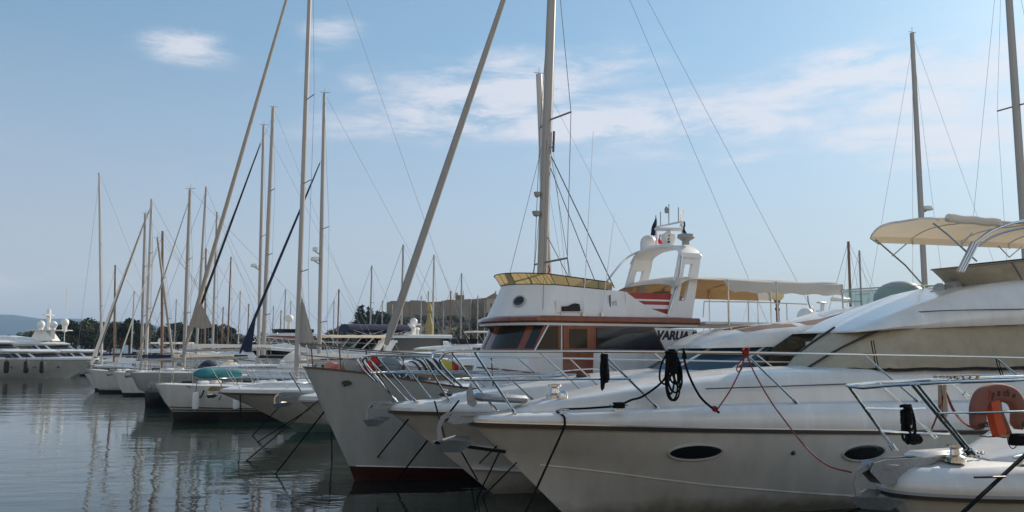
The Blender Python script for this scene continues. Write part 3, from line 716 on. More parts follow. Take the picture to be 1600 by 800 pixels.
cleat(t2, (1.7, -.98, 2.12), 1.1); windlass(t2, (1.3, .05, 2.18), .8)
for x, z in ((1.15, 2.2), (4.6, 2.56)): MB().box((x, -.35, z + .05), (.3, .2, .08), bev=.03).build('deck_hatch', 'glass_grey', t2)
# low grab rail along the trunk
MB().tube(cr([(2.4, -.9, 2.2), (2.5, -.88, 2.55), (3.5, -.95, 2.72), (4.6, -1.05, 2.78), (4.8, -1.08, 2.55)], 24), .014, 6).build('grab_rail', 'steel', t2)
# ================================================================== A0: small boat at the right edge
A0 = Frame(4.85, 11.5)
t0 = boat_thing('motor_boat', 'white motorboat bow at the right edge with a galvanised anchor on its stem', 'motorboat', A0)
L0 = 9.
H0 = [lv(1.5, [-.5, -.6, -.6, -.5, -.5], .02), lv(1.2, [.0, -.2, -.25, -.25, -.2], .9, 1., .6), lv(.6, [.75, .45, .25, .1, .0], 1.15, .85, .55), lv(.12, [1.36, 1.30, 1.22, 1.15, 1.08], 1.42, 0.52, .5)]
G0 = [lv(.12, [1.365, 1.305, 1.225, 1.155, 1.085], 1.42, 0.52, .5), lv(.08, [1.45, 1.40, 1.32, 1.24, 1.18], 1.45, 0.50, .5), lv(.12, [1.55, 1.56, 1.5, 1.42, 1.36], 1.40, 0.50, .5), lv(.32, [1.66, 1.70, 1.66, 1.58, 1.5], 1.26, 0.52, .5), lv(.42, [1.68, 1.73, 1.69, 1.6, 1.52], 1.16, 0.52, .5)]
hull_shell(H0, L0, 36).build('hull', 'gelcoat_old', t0, 50)
hull_shell(G0, L0, 36).build('gunwale', 'gelcoat', t0, 50)
hull_shell([lv(.42, [1.68, 1.73, 1.69, 1.6, 1.52], 1.16, 0.52, .5), lv(.46, [1.66, 1.69, 1.65, 1.56, 1.48], 1.12, .6, .5)], L0, 36, close_top=True).build('deck', 'deck', t0)
strip(H0[-1], L0, -.05, .0, .022, 36).build('rub_rail', 'black_stripe', t0)
strip(H0[-1], L0, .001, .04, .03, 36).build('rub_rail_trim', 'plastic_grey', t0)
ridge([(1.7, .3, 1.62, 1.74), (2.3, .6, 1.62, 1.84), (3.0, .8, 1.62, 2.0), (3.8, .92, 1.62, 2.12), (5.5, 1.0, 1.6, 2.2), (8.6, 1.0, 1.55, 2.2)]).build('cabin_trunk', 'gelcoat', t0, 50)
TRn = [A0.on(1348, 606, -.15), A0.on(1400, 602, -.55), A0.on(1480, 598, -.90), A0.on(1600, 594, -1.12), A0.on(1750, 590, -1.15)]
TRf = [A0.on(1323, 602, .22), A0.on(1375, 597, .58), A0.on(1460, 593, .92), A0.on(1600, 588, 1.12), A0.on(1750, 585, 1.15)]
front = [TRn[0] + Vector((.12, -.06, .0)), TRn[0], TRn[0].lerp(TRf[0], .5) + Vector((-.03, 0, .005)), TRf[0], TRf[0] + Vector((.12, .07, 0))]
MB().tube(cr(TRn, 40), .021, 8).build('guard_rail', 'steel', t0); MB().tube(cr(TRf, 40), .021, 8).build('guard_rail', 'steel', t0)
MB().tube(cr([TRn[0], TRn[0].lerp(TRf[0], .5) + Vector((-.04, 0, 0)), TRf[0]], 10), .021, 8).build('pulpit_rail', 'steel', t0)
MB().tube([A0.on(1467, 646, -.80), A0.on(1600, 643, -1.12), A0.on(1750, 641, -1.14)], .015, 8).build('middle_rail', 'steel', t0)
for (p, q, yy) in (((1424, 600), (1517, 712), -.72), ((1433, 600), (1524, 713), -.75)):
    stanchion(t0, A0.on(*p, yy), A0.on(*q, yy - .1), .019)
# pulpit legs on the far side and centre, with two cross rails
fr_l = [A0.on(1325, 603, 0), A0.on(1354, 637, .12), A0.on(1400, 702, .32)]
stanchion(t0, A0.on(1326, 603, .2), A0.on(1398, 703, .30), .021)
stanchion(t0, A0.on(1372, 597, .57), A0.on(1461, 683, .72), .019)
stanchion(t0, A0.on(1482, 594, .95), A0.on(1512, 620, 1.0), .02)
MB().tube([A0.on(1354, 638, .05), A0.on(1400, 639, .3), A0.on(1445, 638, .60)], .017, 8).build('middle_rail', 'steel', t0)
MB().tube([A0.on(1379, 673, .15), A0.on(1420, 676, .36), A0.on(1483, 678, .76)], .017, 8).build('lower_rail', 'steel', t0)
# stainless stemhead, roller, anchor, chain, capstan
m = MB()
for g in (-1, 1):
    m.prism([(-.34, .09 * g, 1.66), (-.28, .09 * g, 1.77), (-.05, .09 * g, 1.80), (.85, .09 * g, 1.79), (.85, .09 * g, 1.72), (.32, .09 * g, 1.60), (.04, .09 * g, 1.46), (-.16, .09 * g, 1.50)], (0, -.007, 0), (0, .007, 0))
m.box((.3, 0, 1.735), (1.1, .17, .016))
m.build('stemhead', 'galvanised', t0)
MB().lathe([(.02, -.075), (.075, -.075), (.05, 0), (.075, .075), (.02, .075)], 14, (-.25, 0, 1.72), Matrix.Rotation(R(90), 3, 'X')).build('roller_wheel', 'galvanised', t0)
anchor(t0, (-.30, 0, 1.66), .95, 'galvanised', R(-28))
m = MB(); ca = Vector((.55, 0, 1.80)); cb = Vector((1.75, -.12, 1.80))
for i in range(24):
    c = ca.lerp(cb, i / 23) + Vector((0, .02 * math.sin(i * 2.2), .012 * math.sin(i * 3))); al = i % 2
    m.tube([c + Vector((.036 * math.cos(k * math.pi / 4), .02 * math.sin(k * math.pi / 4) * (1 - al), .02 * math.sin(k * math.pi / 4) * al)) for k in range(8)], .009, 5, closed=True)
m.build('anchor_chain', 'galvanised', t0)
p = A0.on(1492, 705, -.2); windlass(t0, (p.x, -.2, 1.74), 1.0)
p = A0.on(1440, 700, .0); MB().box((p.x + .3, .05, 1.80), (.9, .3, .12), bev=.05).build('deck_locker', 'gelcoat', t0)
p = A0.on(1590, 702, -.85); cleat(t0, (p.x, -.92, 1.74), 1.4)
MB().tube([A0.on(1522, 746, -1.28), A0.on(1571, 745, -1.36)], .012, 6).build('gunwale_trim', 'black_stripe', t0)
# ================================================================== B3: the wooden-housed motorsailer
B3 = Frame(-5.09, 21.35)
t3 = boat_thing('motor_sailer', 'motorsailer with varnished wheelhouse, amber flybridge screen, tall mast and big white radar arch', 'motorsailer', B3)
L3 = 17.
H3 = [lv(1.5, [-.6, -.8, -.8, -.8, -.7], .02), lv(1.33, [-.05, -.2, -.25, -.25, -.2], 1.2, .9, .55), lv(1.22, [.22, .12, .06, .04, .04], 1.45, .85, .5), lv(1.16, [.36, .22, .14, .11, .1], 1.51, .82, .5)]
T3 = [H3[-1], lv(.8, [1.1, .85, .68, .6, .6], 1.58, .78, .46), lv(.42, [1.9, 1.5, 1.22, 1.1, 1.1], 1.63, .68, .42), lv(.0, [2.78, 2.2, 1.85, 1.7, 1.75], 1.70, .58, .4)]
hull_shell(H3, L3, 40).build('boot_top', 'red_stripe', t3, 50)
hull_shell(T3, L3, 40).build('hull', 'hull_grey', t3, 50)
BU = lv(-.01, [2.79, 2.21, 1.86, 1.71, 1.76], 1.70, .58, .4)
strip(BU, L3, -.012, .03, .022, 40).build('cap_rail', 'cap_wood', t3)
strip(lv(.3, [2.1, 1.85, 1.62, 1.5, 1.5], 1.655, .66, .42), L3, -.03, .03, .035, 30, .14, .98).build('rubbing_strake', 'black_stripe', t3)
strip(lv(1.15, [.375, .23, .145, .115, .1], 1.512, .82, .5), L3, -.012, .012, .008, 40, .01).build('waterline_stripe', 'paint_white', t3)
hull_shell([lv(.9, [2.32, 1.92, 1.6, 1.45, 1.5], 1.50, .72, .44), lv(.92, [2.34, 1.94, 1.62, 1.47, 1.52], 1.49, .72, .44)], L3, 36, transom=False, close_top=True).build('deck', 'teak', t3)
p = B3.on(540, 598, -.55); hp = Vector((p.x, -hull_y(T3, L3, p.x, p.z) - .02, p.z))
ellipse_disc(hp, (1, -.35, 0), (0, 0, 1), .12, .06, .05).build('hawsepipe', 'black_stripe', t3)
# wheelhouse
WH = [(2.1, 4.5, .7, 1.45, 10.9, 0, 2.6), (2.95, 4.72, .7, 1.45, 10.9, 0, 2.6), (3.2, 4.85, .7, 1.45, 10.9, 0, 2.6)]
house(WH, 60, roof=False).build('wheelhouse_wall', 'gelcoat', t3)
WW = [(3.2, 4.85, .7, 1.452, 10.2, 0, 2.6), (3.95, 5.22, .7, 1.452, 9.6, 0, 2.6)]
wall = house(WW, 60, roof=False).build('window_band', 'varnish', t3)
for (a, b) in ((.275, .33), (.36, .475), (.525, .64), (.67, .725)):
    house_patch(WW[0], WW[1], .08, .86, a, b, .012, 10, 3).build('window', 'glass_grey', wall)
def side_panel(parent, name, pts, yy, m, th=.012, both=True):
    for g in ((-1, 1) if both else (-1,)):
        MB().prism([Vector((q.x, yy * g, q.z)) for q in pts], (0, -th, 0), (0, th, 0)).build(name, m, parent)
YS = 1.462
Q = lambda *ps: [B3.on(px, py, -YS) for px, py in ps]
side_panel(t3, 'window', Q((839, 545), (858, 510), (872, 510), (872, 545)), YS + .004, 'glass_grey')
for g in (-1, 1):
    f = lambda P: [Vector((v.x, g * (YS + .012), v.z)) for v in P]
    MB().tube(f(Q((835, 548), (857, 507), (877, 507), (877, 548))), .022, 6).build('window_trim', 'paint_white', t3)
side_panel(t3, 'side_window', Q((932, 545), (932, 512), (1018, 512), (1036, 545)), YS + .004, 'glass_dark')
dr_ = []
for g in (-1, 1):
    f = lambda P: [Vector((v.x, g * YS, v.z)) for v in P]
    d = MB().prism(f(Q((880, 586), (880, 508), (928, 508), (926, 586))), (0, -.016, 0), (0, .016, 0)).build('door', 'varnish', t3)
    MB().prism(f(Q((889, 544), (889, 514), (917, 514), (917, 544))), (0, -.024, 0), (0, .024, 0)).build('door_pane', 'glass_grey', d)
    h = f(Q((885, 560),))[0]; MB().tube([h + Vector((0, g * .02, 0)), h + Vector((0, g * .06, 0)), h + Vector((.09, g * .06, 0))], .01, 6).build('door_handle', 'steel', d)
MB().tube([Vector((p.x, -YS - .01, p.z)) for p in Q((745, 574), (800, 579), (850, 585), (878, 588))], .02, 6).build('wood_moulding', 'varnish', t3)
side_panel(t3, 'name_panel', Q((1022, 512), (1088, 515), (1088, 548), (1040, 548)), YS, 'gelcoat')
o = B3.on(1054, 525, -YS - .02)
text_obj('name_lettering', 'VARUA II', .33, 'ink', t3, (o.x + .06, -YS - .016, o.z - .0), (1, 0, -.02), (0, 0, 1), .004, .25, .018)
# brow of varnished wood, overhanging
BR = [(3.93, 4.88, .8, 1.54, 10.75, 0, 2.4), (3.98, 4.76, .8, 1.58, 10.75, 0, 2.4), (4.06, 4.82, .8, 1.58, 10.75, 0, 2.4), (4.11, 4.95, .8, 1.54, 10.75, 0, 2.4)]
house(BR, 60).build('brow', 'varnish', t3)
house([(3.86, 4.84, .8, 1.5, 10.7, 0, 2.4), (3.925, 4.80, .8, 1.53, 10.7, 0, 2.4)], 50).build('brow_soffit', 'paint_white', t3)
# flybridge coaming
CO = [(4.10, 5.0, .85, 1.46, 8.4, 0, 2.3), (4.5, 5.2, .85, 1.40, 8.4, -.01, 2.3), (4.98, 5.42, .85, 1.33, 8.4, -.055, 2.3)]
cw = house(CO, 60, roof=False).build('flybridge_coaming', 'paint_white', t3, 50)
DEF = [(4.985, 5.42, .85, 1.33, 8.0, -.055, 2.3), (5.28, 5.22, .85, 1.40, 8.0, -.085, 2.3)]
de = house(DEF, 60, roof=False).build('wind_deflector', 'acrylic_amber', t3)
m = MB()
m.tube([house_pt(DEF[1], .02 + .96 * i / 50) for i in range(51)], .014, 6).tube([house_pt(DEF[0], .02 + .96 * i / 50) for i in range(51)], .014, 6)
for q in (.06, .12, .19, .26, .32, .38, .44, .5, .56, .62, .68, .74, .81, .88, .94): m.tube([house_pt(DEF[0], q), house_pt(DEF[1], q)], .008, 5)
m.build('deflector_trim', 'black_stripe', de)
u_ = .40; c = house_pt(CO[0], u_).lerp(house_pt(CO[2], u_), .46); du = (house_pt(CO[1], u_ + .01) - house_pt(CO[1], u_ - .01)); dz = house_pt(CO[2], u_) - house_pt(CO[0], u_)
n_ = du.cross(dz); n_ = n_ if n_.x < 0 else -n_
porthole(t3, c + n_.normalized() * .01, n_, .17, .15)
side_panel(t3, 'coaming_wing', [Vector(p) for p in ((8.39, 0, 4.81), (8.75, 0, 4.58), (9.2, 0, 4.36), (9.7, 0, 4.22), (10.3, 0, 4.13), (8.39, 0, 4.11))], 1.39, 'paint_white', .03)
for g in (-1, 1):
    pan = MB().box((9.3, 1.28 * g, 4.46), (1.8, .03, .68)).build('dodger_panel', 'red_paint', t3)
    for z, h in ((4.60, .05), (4.42, .11)): MB().box((9.3, 1.3 * g, z), (1.78, .012, h)).build('white_stripe', 'paint_white', pan)
# small fittings on the coaming side
a = B3.on(893, 482, -1.46)
f1 = MB().prism([B3.on(px, py, -1.45) for px, py in ((878, 486), (878, 479), (888, 478), (897, 474), (904, 475), (906, 486))], (0, -.05, 0), (0, .05, 0)).build('side_light_screen', 'rubber', t3)
MB().tube([B3.on(876, 492, -1.47), B3.on(877, 487, -1.47), B3.on(906, 487, -1.47), B3.on(909, 492, -1.47)], .012, 6).build('side_light_bracket', 'steel', f1)
MB().box(B3.on(872, 479, -1.45), (.13, .04, .3)).build('vent_grille', 'plastic_white', t3)
for px, py0, py1 in ((913, 495, 205), (942, 495, 335)):
    b0 = B3.on(px - 2, py0, -1.5); b1 = B3.on(px + (14 if px == 913 else 18), py1, -1.5)
    MB().tube([b0, b0.lerp(b1, .12), b1], [.018, .012, .006], 6).build('whip_aerial', 'paint_white', t3)
    MB().box(B3.on(px - 1, 492, -1.5), (.08, .05, .12)).build('aerial_bracket', 'steel', t3)
o = B3.on(962, 473, -1.47)
MB().box(B3.on(955, 473, -1.465) + Vector((0, .06, 0)), (.03, .02, .42)).build('flag_socket', 'black_stripe', t3)
text_obj('emblem_lettering', 'ri', .24, 'plastic_grey', t3, o + Vector((0, .05, 0)), (1, 0, 0), (0, 0, 1), .003)
# radar arch: two slotted legs and a crosspiece
def arch_leg(g):
    m = MB(); w = .06
    def bar(P, wid):
        m.prism([Vector((x, g * yy, z)) for (x, yy, z) in P], (0, -wid, 0), (0, wid, 0))
    o_ = 1.34; i_ = 1.24
    bar([(9.78, o_, 4.12), (10.04, o_, 4.12), (10.52, i_, 5.85), (10.28, i_, 5.75)], w)
    bar([(10.25, o_, 4.12), (10.6, o_, 4.12), (11.05, i_, 5.95), (10.8, i_, 5.9)], w)
    bar([(10.02, o_, 4.12), (10.28, o_, 4.12), (10.40, o_ - .01, 4.6), (10.14, o_ - .01, 4.6)], w)
    bar([(10.25, i_ + .005, 5.64), (11.0, i_ + .005, 5.7), (11.05, i_ - .02, 6.02), (10.36, i_ - .03, 6.04)], w)
    return m
for g in (-1, 1): arch_leg(g).build('radar_arch_leg', 'paint_white', t3, 30)
m = MB(); rows = []
for i in range(25):
    a = -1 + 2 * i / 24; y = 1.33 * a; z = 6.02 + .26 * (1 - abs(a) ** 2.6) - .10 * max(0, abs(a) - .86) / .14
    rows.append([Vector((10.3, y, z - .02)), Vector((10.36, y, z + .07)), Vector((10.95, y, z + .07)), Vector((11.08, y, z - .02)), Vector((10.95, y, z - .07)), Vector((10.4, y, z - .07))])
m.loft(rows, closed_v=True, caps=True).build('radar_arch_crosspiece', 'paint_white', t3, 30)
for g in (-1, 1):
    P = [Vector((8.95, 1.3 * g, 4.72)), Vector((9.6, 1.3 * g, 5.5)), Vector((10.1, 1.2 * g, 6.05)), Vector((10.5, .8 * g, 6.32))] if g > 0 else [Vector((9.75, -1.42, 4.16)), Vector((10.2, -1.36, 5.2)), Vector((10.4, -1.3, 6.0))]
    MB().tube(cr(P, 16), .03, 8).build('arch_brace', 'steel', t3)
AX = 10.7
def on_arch(px, py): return B3.at(px, py, AX)
q = on_arch(1013, 389)
MB().lathe([(.24, 0), (.25, .05), (.25, .34), (.22, .46), (.13, .55), (.0, .58)], 20, (q.x, q.y, 6.2)).build('satellite_dome', 'plastic_white', t3)
fr = MB(); a, b, c, d = on_arch(1025, 386), on_arch(1026, 355), on_arch(1066, 346), on_arch(1067, 384)
fr.tube([a, b, c, d], .035, 8)
gp = fr.build('aerial_goalpost', 'paint_white', t3)
for px, p0, p1 in ((1032, 353, 331), (1060, 347, 324), (1045, 350, 319)): MB().tube([on_arch(px, p0), on_arch(px, p1)], .016, 6).build('aerial', 'plastic_grey', gp)
MB().lathe([(.05, 0), (.07, .04), (.07, .14), (.03, .2)], 12, on_arch(1042, 333)).build('masthead_light', 'plastic_grey', gp)
q = on_arch(1045, 384); q.z = 6.34
ra = MB().lathe([(.17, 0), (.18, .06), (.23, .2), (.22, .32), (.1, .38), (.06, .42)], 18, q).build('radar_pedestal', 'plastic_white', t3)
MB().box(q + Vector((0, 0, .48)), (.16, .95, .1), Matrix.Rotation(R(24), 3, 'Z') @ Matrix.Rotation(R(6), 3, 'X'), .04).build('radar_scanner', 'plastic_white', ra)
for k, (dz, w) in enumerate(((.26, .07), (.17, .05), (.08, .06))): MB().box(q + Vector((-.12, -.17, dz)), (.03, w, .05), Matrix.Rotation(R(35), 3, 'Z')).build('radar_marking', 'ink_black', ra)
q = on_arch(1072, 380); q.z = 6.26
MB().lathe([(.1, 0), (.1, .1), (.26, .2), (.24, .3), (.02, .33)], 16, q).build('small_radome', 'plastic_grey', t3)
def flag(parent, top, w, h, m, name='flag', ph=0.):
    rows = []; top = Vector(top)
    for i in range(8):
        t = i / 7; rows.append([top + Vector((w * (.15 + .85 * t) * s + .03 * math.sin(5 * t + ph), .06 * math.sin(6 * t + 5 * s + ph) * s, -h * t)) for s in (0, .33, .66, 1)])
    return MB().loft(rows).build(name, m, parent)
tf = on_arch(1025, 337); MB().tube([tf + Vector((0, 0, .02)), on_arch(1021, 370)], .01, 5).build('flag_staff', 'alu_dark', t3)
flag(t3, tf, -.22, .62, 'canvas_navy'); flag(t3, on_arch(1029, 366), .16, .3, 'red_cloth', ph=1.)
flag(t3, on_arch(1067, 328), -.14, .5, 'canvas_white', ph=2.); flag(t3, on_arch(1067, 346), .16, .45, 'canvas_navy', ph=.6)
# boat deck awning on hoops, its far curtain lit through
rows = []
for i in range(31):
    t = i / 30; x = 9.9 + (16.2 - 9.9) * t; nearv = min(1, max(0, (x - 11.6) / .25)) * (.31 + .025 * math.sin(x * 7))
    row = [Vector((x + .3 * (1 - t) * 1.5, 1.6, 4.90)), Vector((x + .2 * (1 - t), 1.6, 5.05))]
    for j in range(11):
        a = 1 - 2 * j / 10
        row.append(Vector((x - 1.0 * max(0, .12 - t) * (1 - a * a), a * 1.6, 5.22 + .14 * (1 - abs(a) ** 4) - .02 * math.sin(t * 3 * math.pi) ** 2 - .25 * max(0, .08 - t) / .08)))
    row += [Vector((x, -1.62, 5.22 - nearv * .5)), Vector((x, -1.6, 5.2 - nearv))]
    rows.append(row)
m = MB().loft(rows).loft([[v + Vector((0, 0, .012)) for v in r] for r in rows])
m.build('awning', 'canvas_white', t3, 60)
rows2 = []
for i in range(28):                       # tan lining
    rows2.append([v + Vector((0, -.02 if v.y > 1 else 0, -.014)) for v in rows[i][:10]])
MB().loft(rows2).build('awning_lining', 'canvas_tan', t3, 60)
for x in (11.74, 13.55, 16.15):
    MB().tube(cr([(x, -1.6, 2.2), (x, -1.6, 4.9), (x, -1.45, 5.24), (x, 0, 5.36), (x, 1.45, 5.24), (x, 1.6, 4.9), (x, 1.6, 2.2)], 36), .024, 8).build('awning_hoop', 'steel', t3)
p = B3.on(1111, 435, -1.0)
rows = [[Vector((10.9 + .5 * i, 1.1, 4.7 + .12 * i)) + Vector((.5 * math.cos(k * math.pi / 8), -.9 + .05 * i, .4 * math.sin(k * math.pi / 8))) for k in range(9)] for i in range(2)]
MB().ball((10.9, .4, 4.72), .5, 14, 8, (1.3, .8, .6)).build('covered_helm_seat', 'plastic_grey', t3)
MB().tube([(10.95, -1.45, 4.15), (11.0, -1.45, 4.6), (12.6, -1.5, 4.62), (14.8, -1.5, 4.6)], .018, 6).build('boat_deck_rail', 'steel', t3)
for x in (11.8, 12.9, 14): MB().tube([(x, -1.5, 3.9), (x, -1.5, 4.6)], .014, 6).build('rail_post', 'steel', t3)
MB().box((13.6, 0, 3.98), (5.2, 3., .1), bev=.03).build('boat_deck', 'paint_white', t3)
# bow rail and foredeck gear
pts = [(.15, -.25), (.75, -.62), (1.35, -.9), (2.2, -1.12), (3.4, -1.32), (4.4, -1.45)]
for g in (-1, 1):
    P = [Vector((x, lv_at_x(BU, x, L3).y * g * .96, lv_at_x(BU, x, L3).z + .02)) for x, _ in pts]
    Tp = [Vector((p.x - .06, p.y, zt_)) for p, zt_ in zip(P, (3.36, 3.30, 3.22, 3.15, 3.08, 3.04))]
    MB().tube(cr([Vector((-.12, 0, 3.37))] + Tp, 30), .016, 6).build('bow_rail', 'wire', t3)
    MB().tube(cr([Vector((-.1, 0, 3.12))] + [t.lerp(p, .5) for t, p in zip(Tp, P)], 30), .009, 6).build('rail_wire', 'wire', t3)
    for t, p in zip(Tp, P): MB().tube([p, t], .018, 8).build('rail_post', 'steel' if g > 0 else 'brown_metal', t3)
p = B3.on(545, 570, -.05)
wl = MB().lathe([(.09, -.2), (.17, -.2), (.17, -.06), (.07, -.05), (.07, .1), (.15, .11), (.15, .2), (.03, .21)], 18, p, Matrix.Rotation(R(90), 3, 'X')).build('windlass', 'plastic_grey', t3)
MB().box(p + Vector((.3, 0, -.12)), (.6, .3, .3), Matrix.Rotation(R(10), 3, 'Y'), .05).build('windlass_housing', 'galvanised', wl)
MB().box(B3.on(565, 574, .3) , (.7, .4, .26), None, .06).build('deck_locker', 'teak', t3)
# mast, furled headsail and rigging
MX = B3.on(844, 420, 0).x
mtop = B3.on(871, -265, 0)
mb_ = Vector((MX, 0, 4.0)); mt_ = Vector((mtop.x, 0, mtop.z))
def along(a, b, z): return a + (b - a) * ((z - a.z) / (b.z - a.z))
mast = MB().tube([mb_, along(mb_, mt_, 12), mt_], [.14, .135, .11], 14).build('mast', 'alu', t3)
MB().tube([along(mb_, mt_, 5.) + Vector((.16, .02, 0)), along(mb_, mt_, 18) + Vector((.15, .02, 0))], .018, 6).build('mast_track', 'alu_white', mast)
fb = B3.on(592, 572, 0); ft = along(mb_, mt_, mt_.z - .4)
fs_ = MB().tube([fb.lerp(ft, .035), fb.lerp(ft, .06), fb.lerp(ft, .4), fb.lerp(ft, .8), fb.lerp(ft, .97)], [.06, .108, .098, .068, .04], 12).build('furled_headsail', 'sail_grey', t3)
MB().tube([fb, ft], .014, 6).build('forestay', 'steel', fs_)
MB().lathe([(.1, 0), (.14, .02), (.14, .14), (.1, .16)], 14, fb + Vector((0, 0, -.02))).build('furling_drum', 'plastic_grey', fs_)
def spreader(z, w, tip=None, r=.028):
    c = along(mb_, mt_, z); o = []
    for g in (-1, 1):
        e = c + Vector((.25, w * g, .05)); MB().tube([c, e], r, 6).build('spreader', 'alu_dark', mast); o.append(e)
    return o
s1 = spreader(5.65, 1.0); s2 = spreader(9.75, .95)
for k in (0, 1):
    g = -1 if k == 0 else 1
    ch = Vector((MX + .25, 1.42 * g, 4.1))
    MB().tube([ch, s1[k], s2[k], along(mb_, mt_, 15.5)], .010, 5).build('shroud', 'wire', mast)
    MB().tube([ch + Vector((.12, 0, 0)), along(mb_, mt_, 9.5)], .008, 5).build('shroud', 'wire', mast)
    MB().tube([ch + Vector((-.9, 0, 0)), along(mb_, mt_, 9.6)], .007, 5).build('lower_shroud', 'wire', mast)
for (px, py, zz, r) in ((960, 450, 9.0, .017), (930, 440, 8.7, .013), (888, 432, 6.6, .011)):
    e = B3.on(px, py, -.6); MB().tube([along(mb_, mt_, zz), e], r, 6).build('topping_lift', 'wire', mast)
for z, s in ((7.5, .1), (6.95, .13)): MB().lathe([(.03, 0), (s * .7, .03), (s, .15), (.02, .17)], 10, along(mb_, mt_, z) + Vector((-.24, 0, 0))).build('deck_light', 'plastic_grey', mast)
MB().tube([along(mb_, mt_, 9.45) + Vector((.2, -.05, 0)), along(mb_, mt_, 8.85) + Vector((.2, -.05, 0))], .035, 8).build('mast_winch', 'brown_metal', mast)
flag(t3, along(mb_, mt_, 5.5) + Vector((-.2, -.72, 0)), .12, .34, 'red_cloth', 'courtesy_flag')
# rig behind: backstay pair running aft
for g in (-1, 1): MB().tube([mt_, (16.8, 1.3 * g, 2.0)], .0055, 5).build('backstay', 'wire', mast)
# loose gear lying on the motorsailer's foredeck
def on_deck(name, label, cat, mb, m, group=None): return tag(mb.build(name, m), label, cat, group)
mb = MB(); c = B3.world(B3.on(582, 578, -.3)); 
for k in range(5): mb.ball(c + Vector((.06 * math.sin(k * 2.1), .08 * math.cos(k), .1 * (k - 2))), .15, 10, 6, (1.1, .8, .9))
on_deck('lifejacket_bundle', 'bright red bundle standing on the foredeck of the motorsailer by its windlass', 'bundle', mb, 'red_cloth')
mb = MB(); c = B3.world(B3.on(518, 573, .2)); mb.ball(c, .16, 14, 8, (1.2, .9, .8)).ball(c + Vector((.22, 0, -.05)), .12, 12, 8)
on_deck('mooring_buoy', 'faded pink mooring buoy lying in the bow of the motorsailer', 'buoy', mb, 'pink')
mb = MB(); c = B3.world(B3.on(607, 575, .1)); mb.ball(c, .33, 14, 8, (1.05, .8, .9))
on_deck('covered_bundle', 'grey cloth covered bundle on the motorsailer foredeck beside the red bundle', 'bundle', mb, 'tank_grey')
# striped inflatable kayak lying on the side deck
ky = thing('kayak', 'kayak painted with black and white stripes and a yellow patch, on the motorsailer side deck', 'kayak')
K0, K1 = B3.world(B3.on(632, 573, .3)), B3.world(B3.on(716, 575, .3)); ax = (K1 - K0).normalized(); sd_ = Vector((-ax.y, ax.x, 0))
def kay(t0, t1, a0, a1, off):
    rows = []
    for i in range(13):
        t = t0 + (t1 - t0) * i / 12; w = .36 * (math.sin(math.pi * min(max(t * .92 + .04, 0), 1)) ** .6)
        rows.append([K0.lerp(K1, t) + sd_ * (math.cos(R(a)) * (w + off)) + Vector((0, 0, math.sin(R(a)) * (w * .75 + off))) for a in [a0 + (a1 - a0) * j / 8 for j in range(9)]])
    return MB().loft(rows)
m = kay(0, 1, 0, 360, 0); m.build('kayak_hull', 'paint_white', ky)
for k, (a, b) in enumerate(((.05, .09), (.15, .20), (.27, .33), (.41, .47))):
    rows = []
    for i in range(9):
        aa = 100 + i * 14; sh = i * .022; rows.append([K0.lerp(K1, min(1, t + sh)) + sd_ * (math.cos(R(aa)) * (.36 * (math.sin(math.pi * min(1, (t + sh) * .92 + .04)) ** .6) + .006)) + Vector((0, 0, math.sin(R(aa)) * (.27 * (math.sin(math.pi * min(1, (t + sh) * .92 + .04)) ** .6) + .006))) for t in (a, b)])
    MB().loft(rows).build('stripe', 'ink_black', ky)
kay(.62, .84, 120, 215, .006).build('yellow_patch', 'yellow', ky); kay(.86, .98, 110, 225, .006).build('red_tip', 'red_cloth', ky)
# ================================================================== sailing yachts
def sail_hull(parent, L, hb, z0, z1, m='gelcoat', bottom='navy_bottom', stripes=(), n=22, over=.9, bz=.2):
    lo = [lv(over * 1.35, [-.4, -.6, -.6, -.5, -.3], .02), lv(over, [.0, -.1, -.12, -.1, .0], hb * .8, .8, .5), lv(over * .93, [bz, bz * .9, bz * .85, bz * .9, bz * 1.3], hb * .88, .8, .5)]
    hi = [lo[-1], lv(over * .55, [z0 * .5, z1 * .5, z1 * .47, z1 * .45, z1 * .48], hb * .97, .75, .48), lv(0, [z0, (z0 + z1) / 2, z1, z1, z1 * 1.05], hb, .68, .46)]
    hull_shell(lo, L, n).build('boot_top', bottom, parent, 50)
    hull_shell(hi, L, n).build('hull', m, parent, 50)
    top = lv(.02, [z0 + .01, (z0 + z1) / 2 + .01, z1 + .01, z1 + .01, z1 * 1.05 + .01], hb * .99, .68, .46)
    hull_shell([hi[-1], top], L, n, transom=False, close_top=True).build('deck', 'deck', parent)
    for (zz, h) in stripes:
        q = (zz - bz) / (z0 * .5 - bz); la, lb = hi[0], hi[1]
        strip(lv(la['xs'] + (lb['xs'] - la['xs']) * q, [a_ + (b_ - a_) * q for a_, b_ in zip(la['z'], lb['z'])], la['hb'] + (lb['hb'] - la['hb']) * q, .8 - .05 * q, .5 - .02 * q), L, -h / 2, h / 2, .03, n, .003).build('hull_stripe', 'black_stripe', parent)
    return top
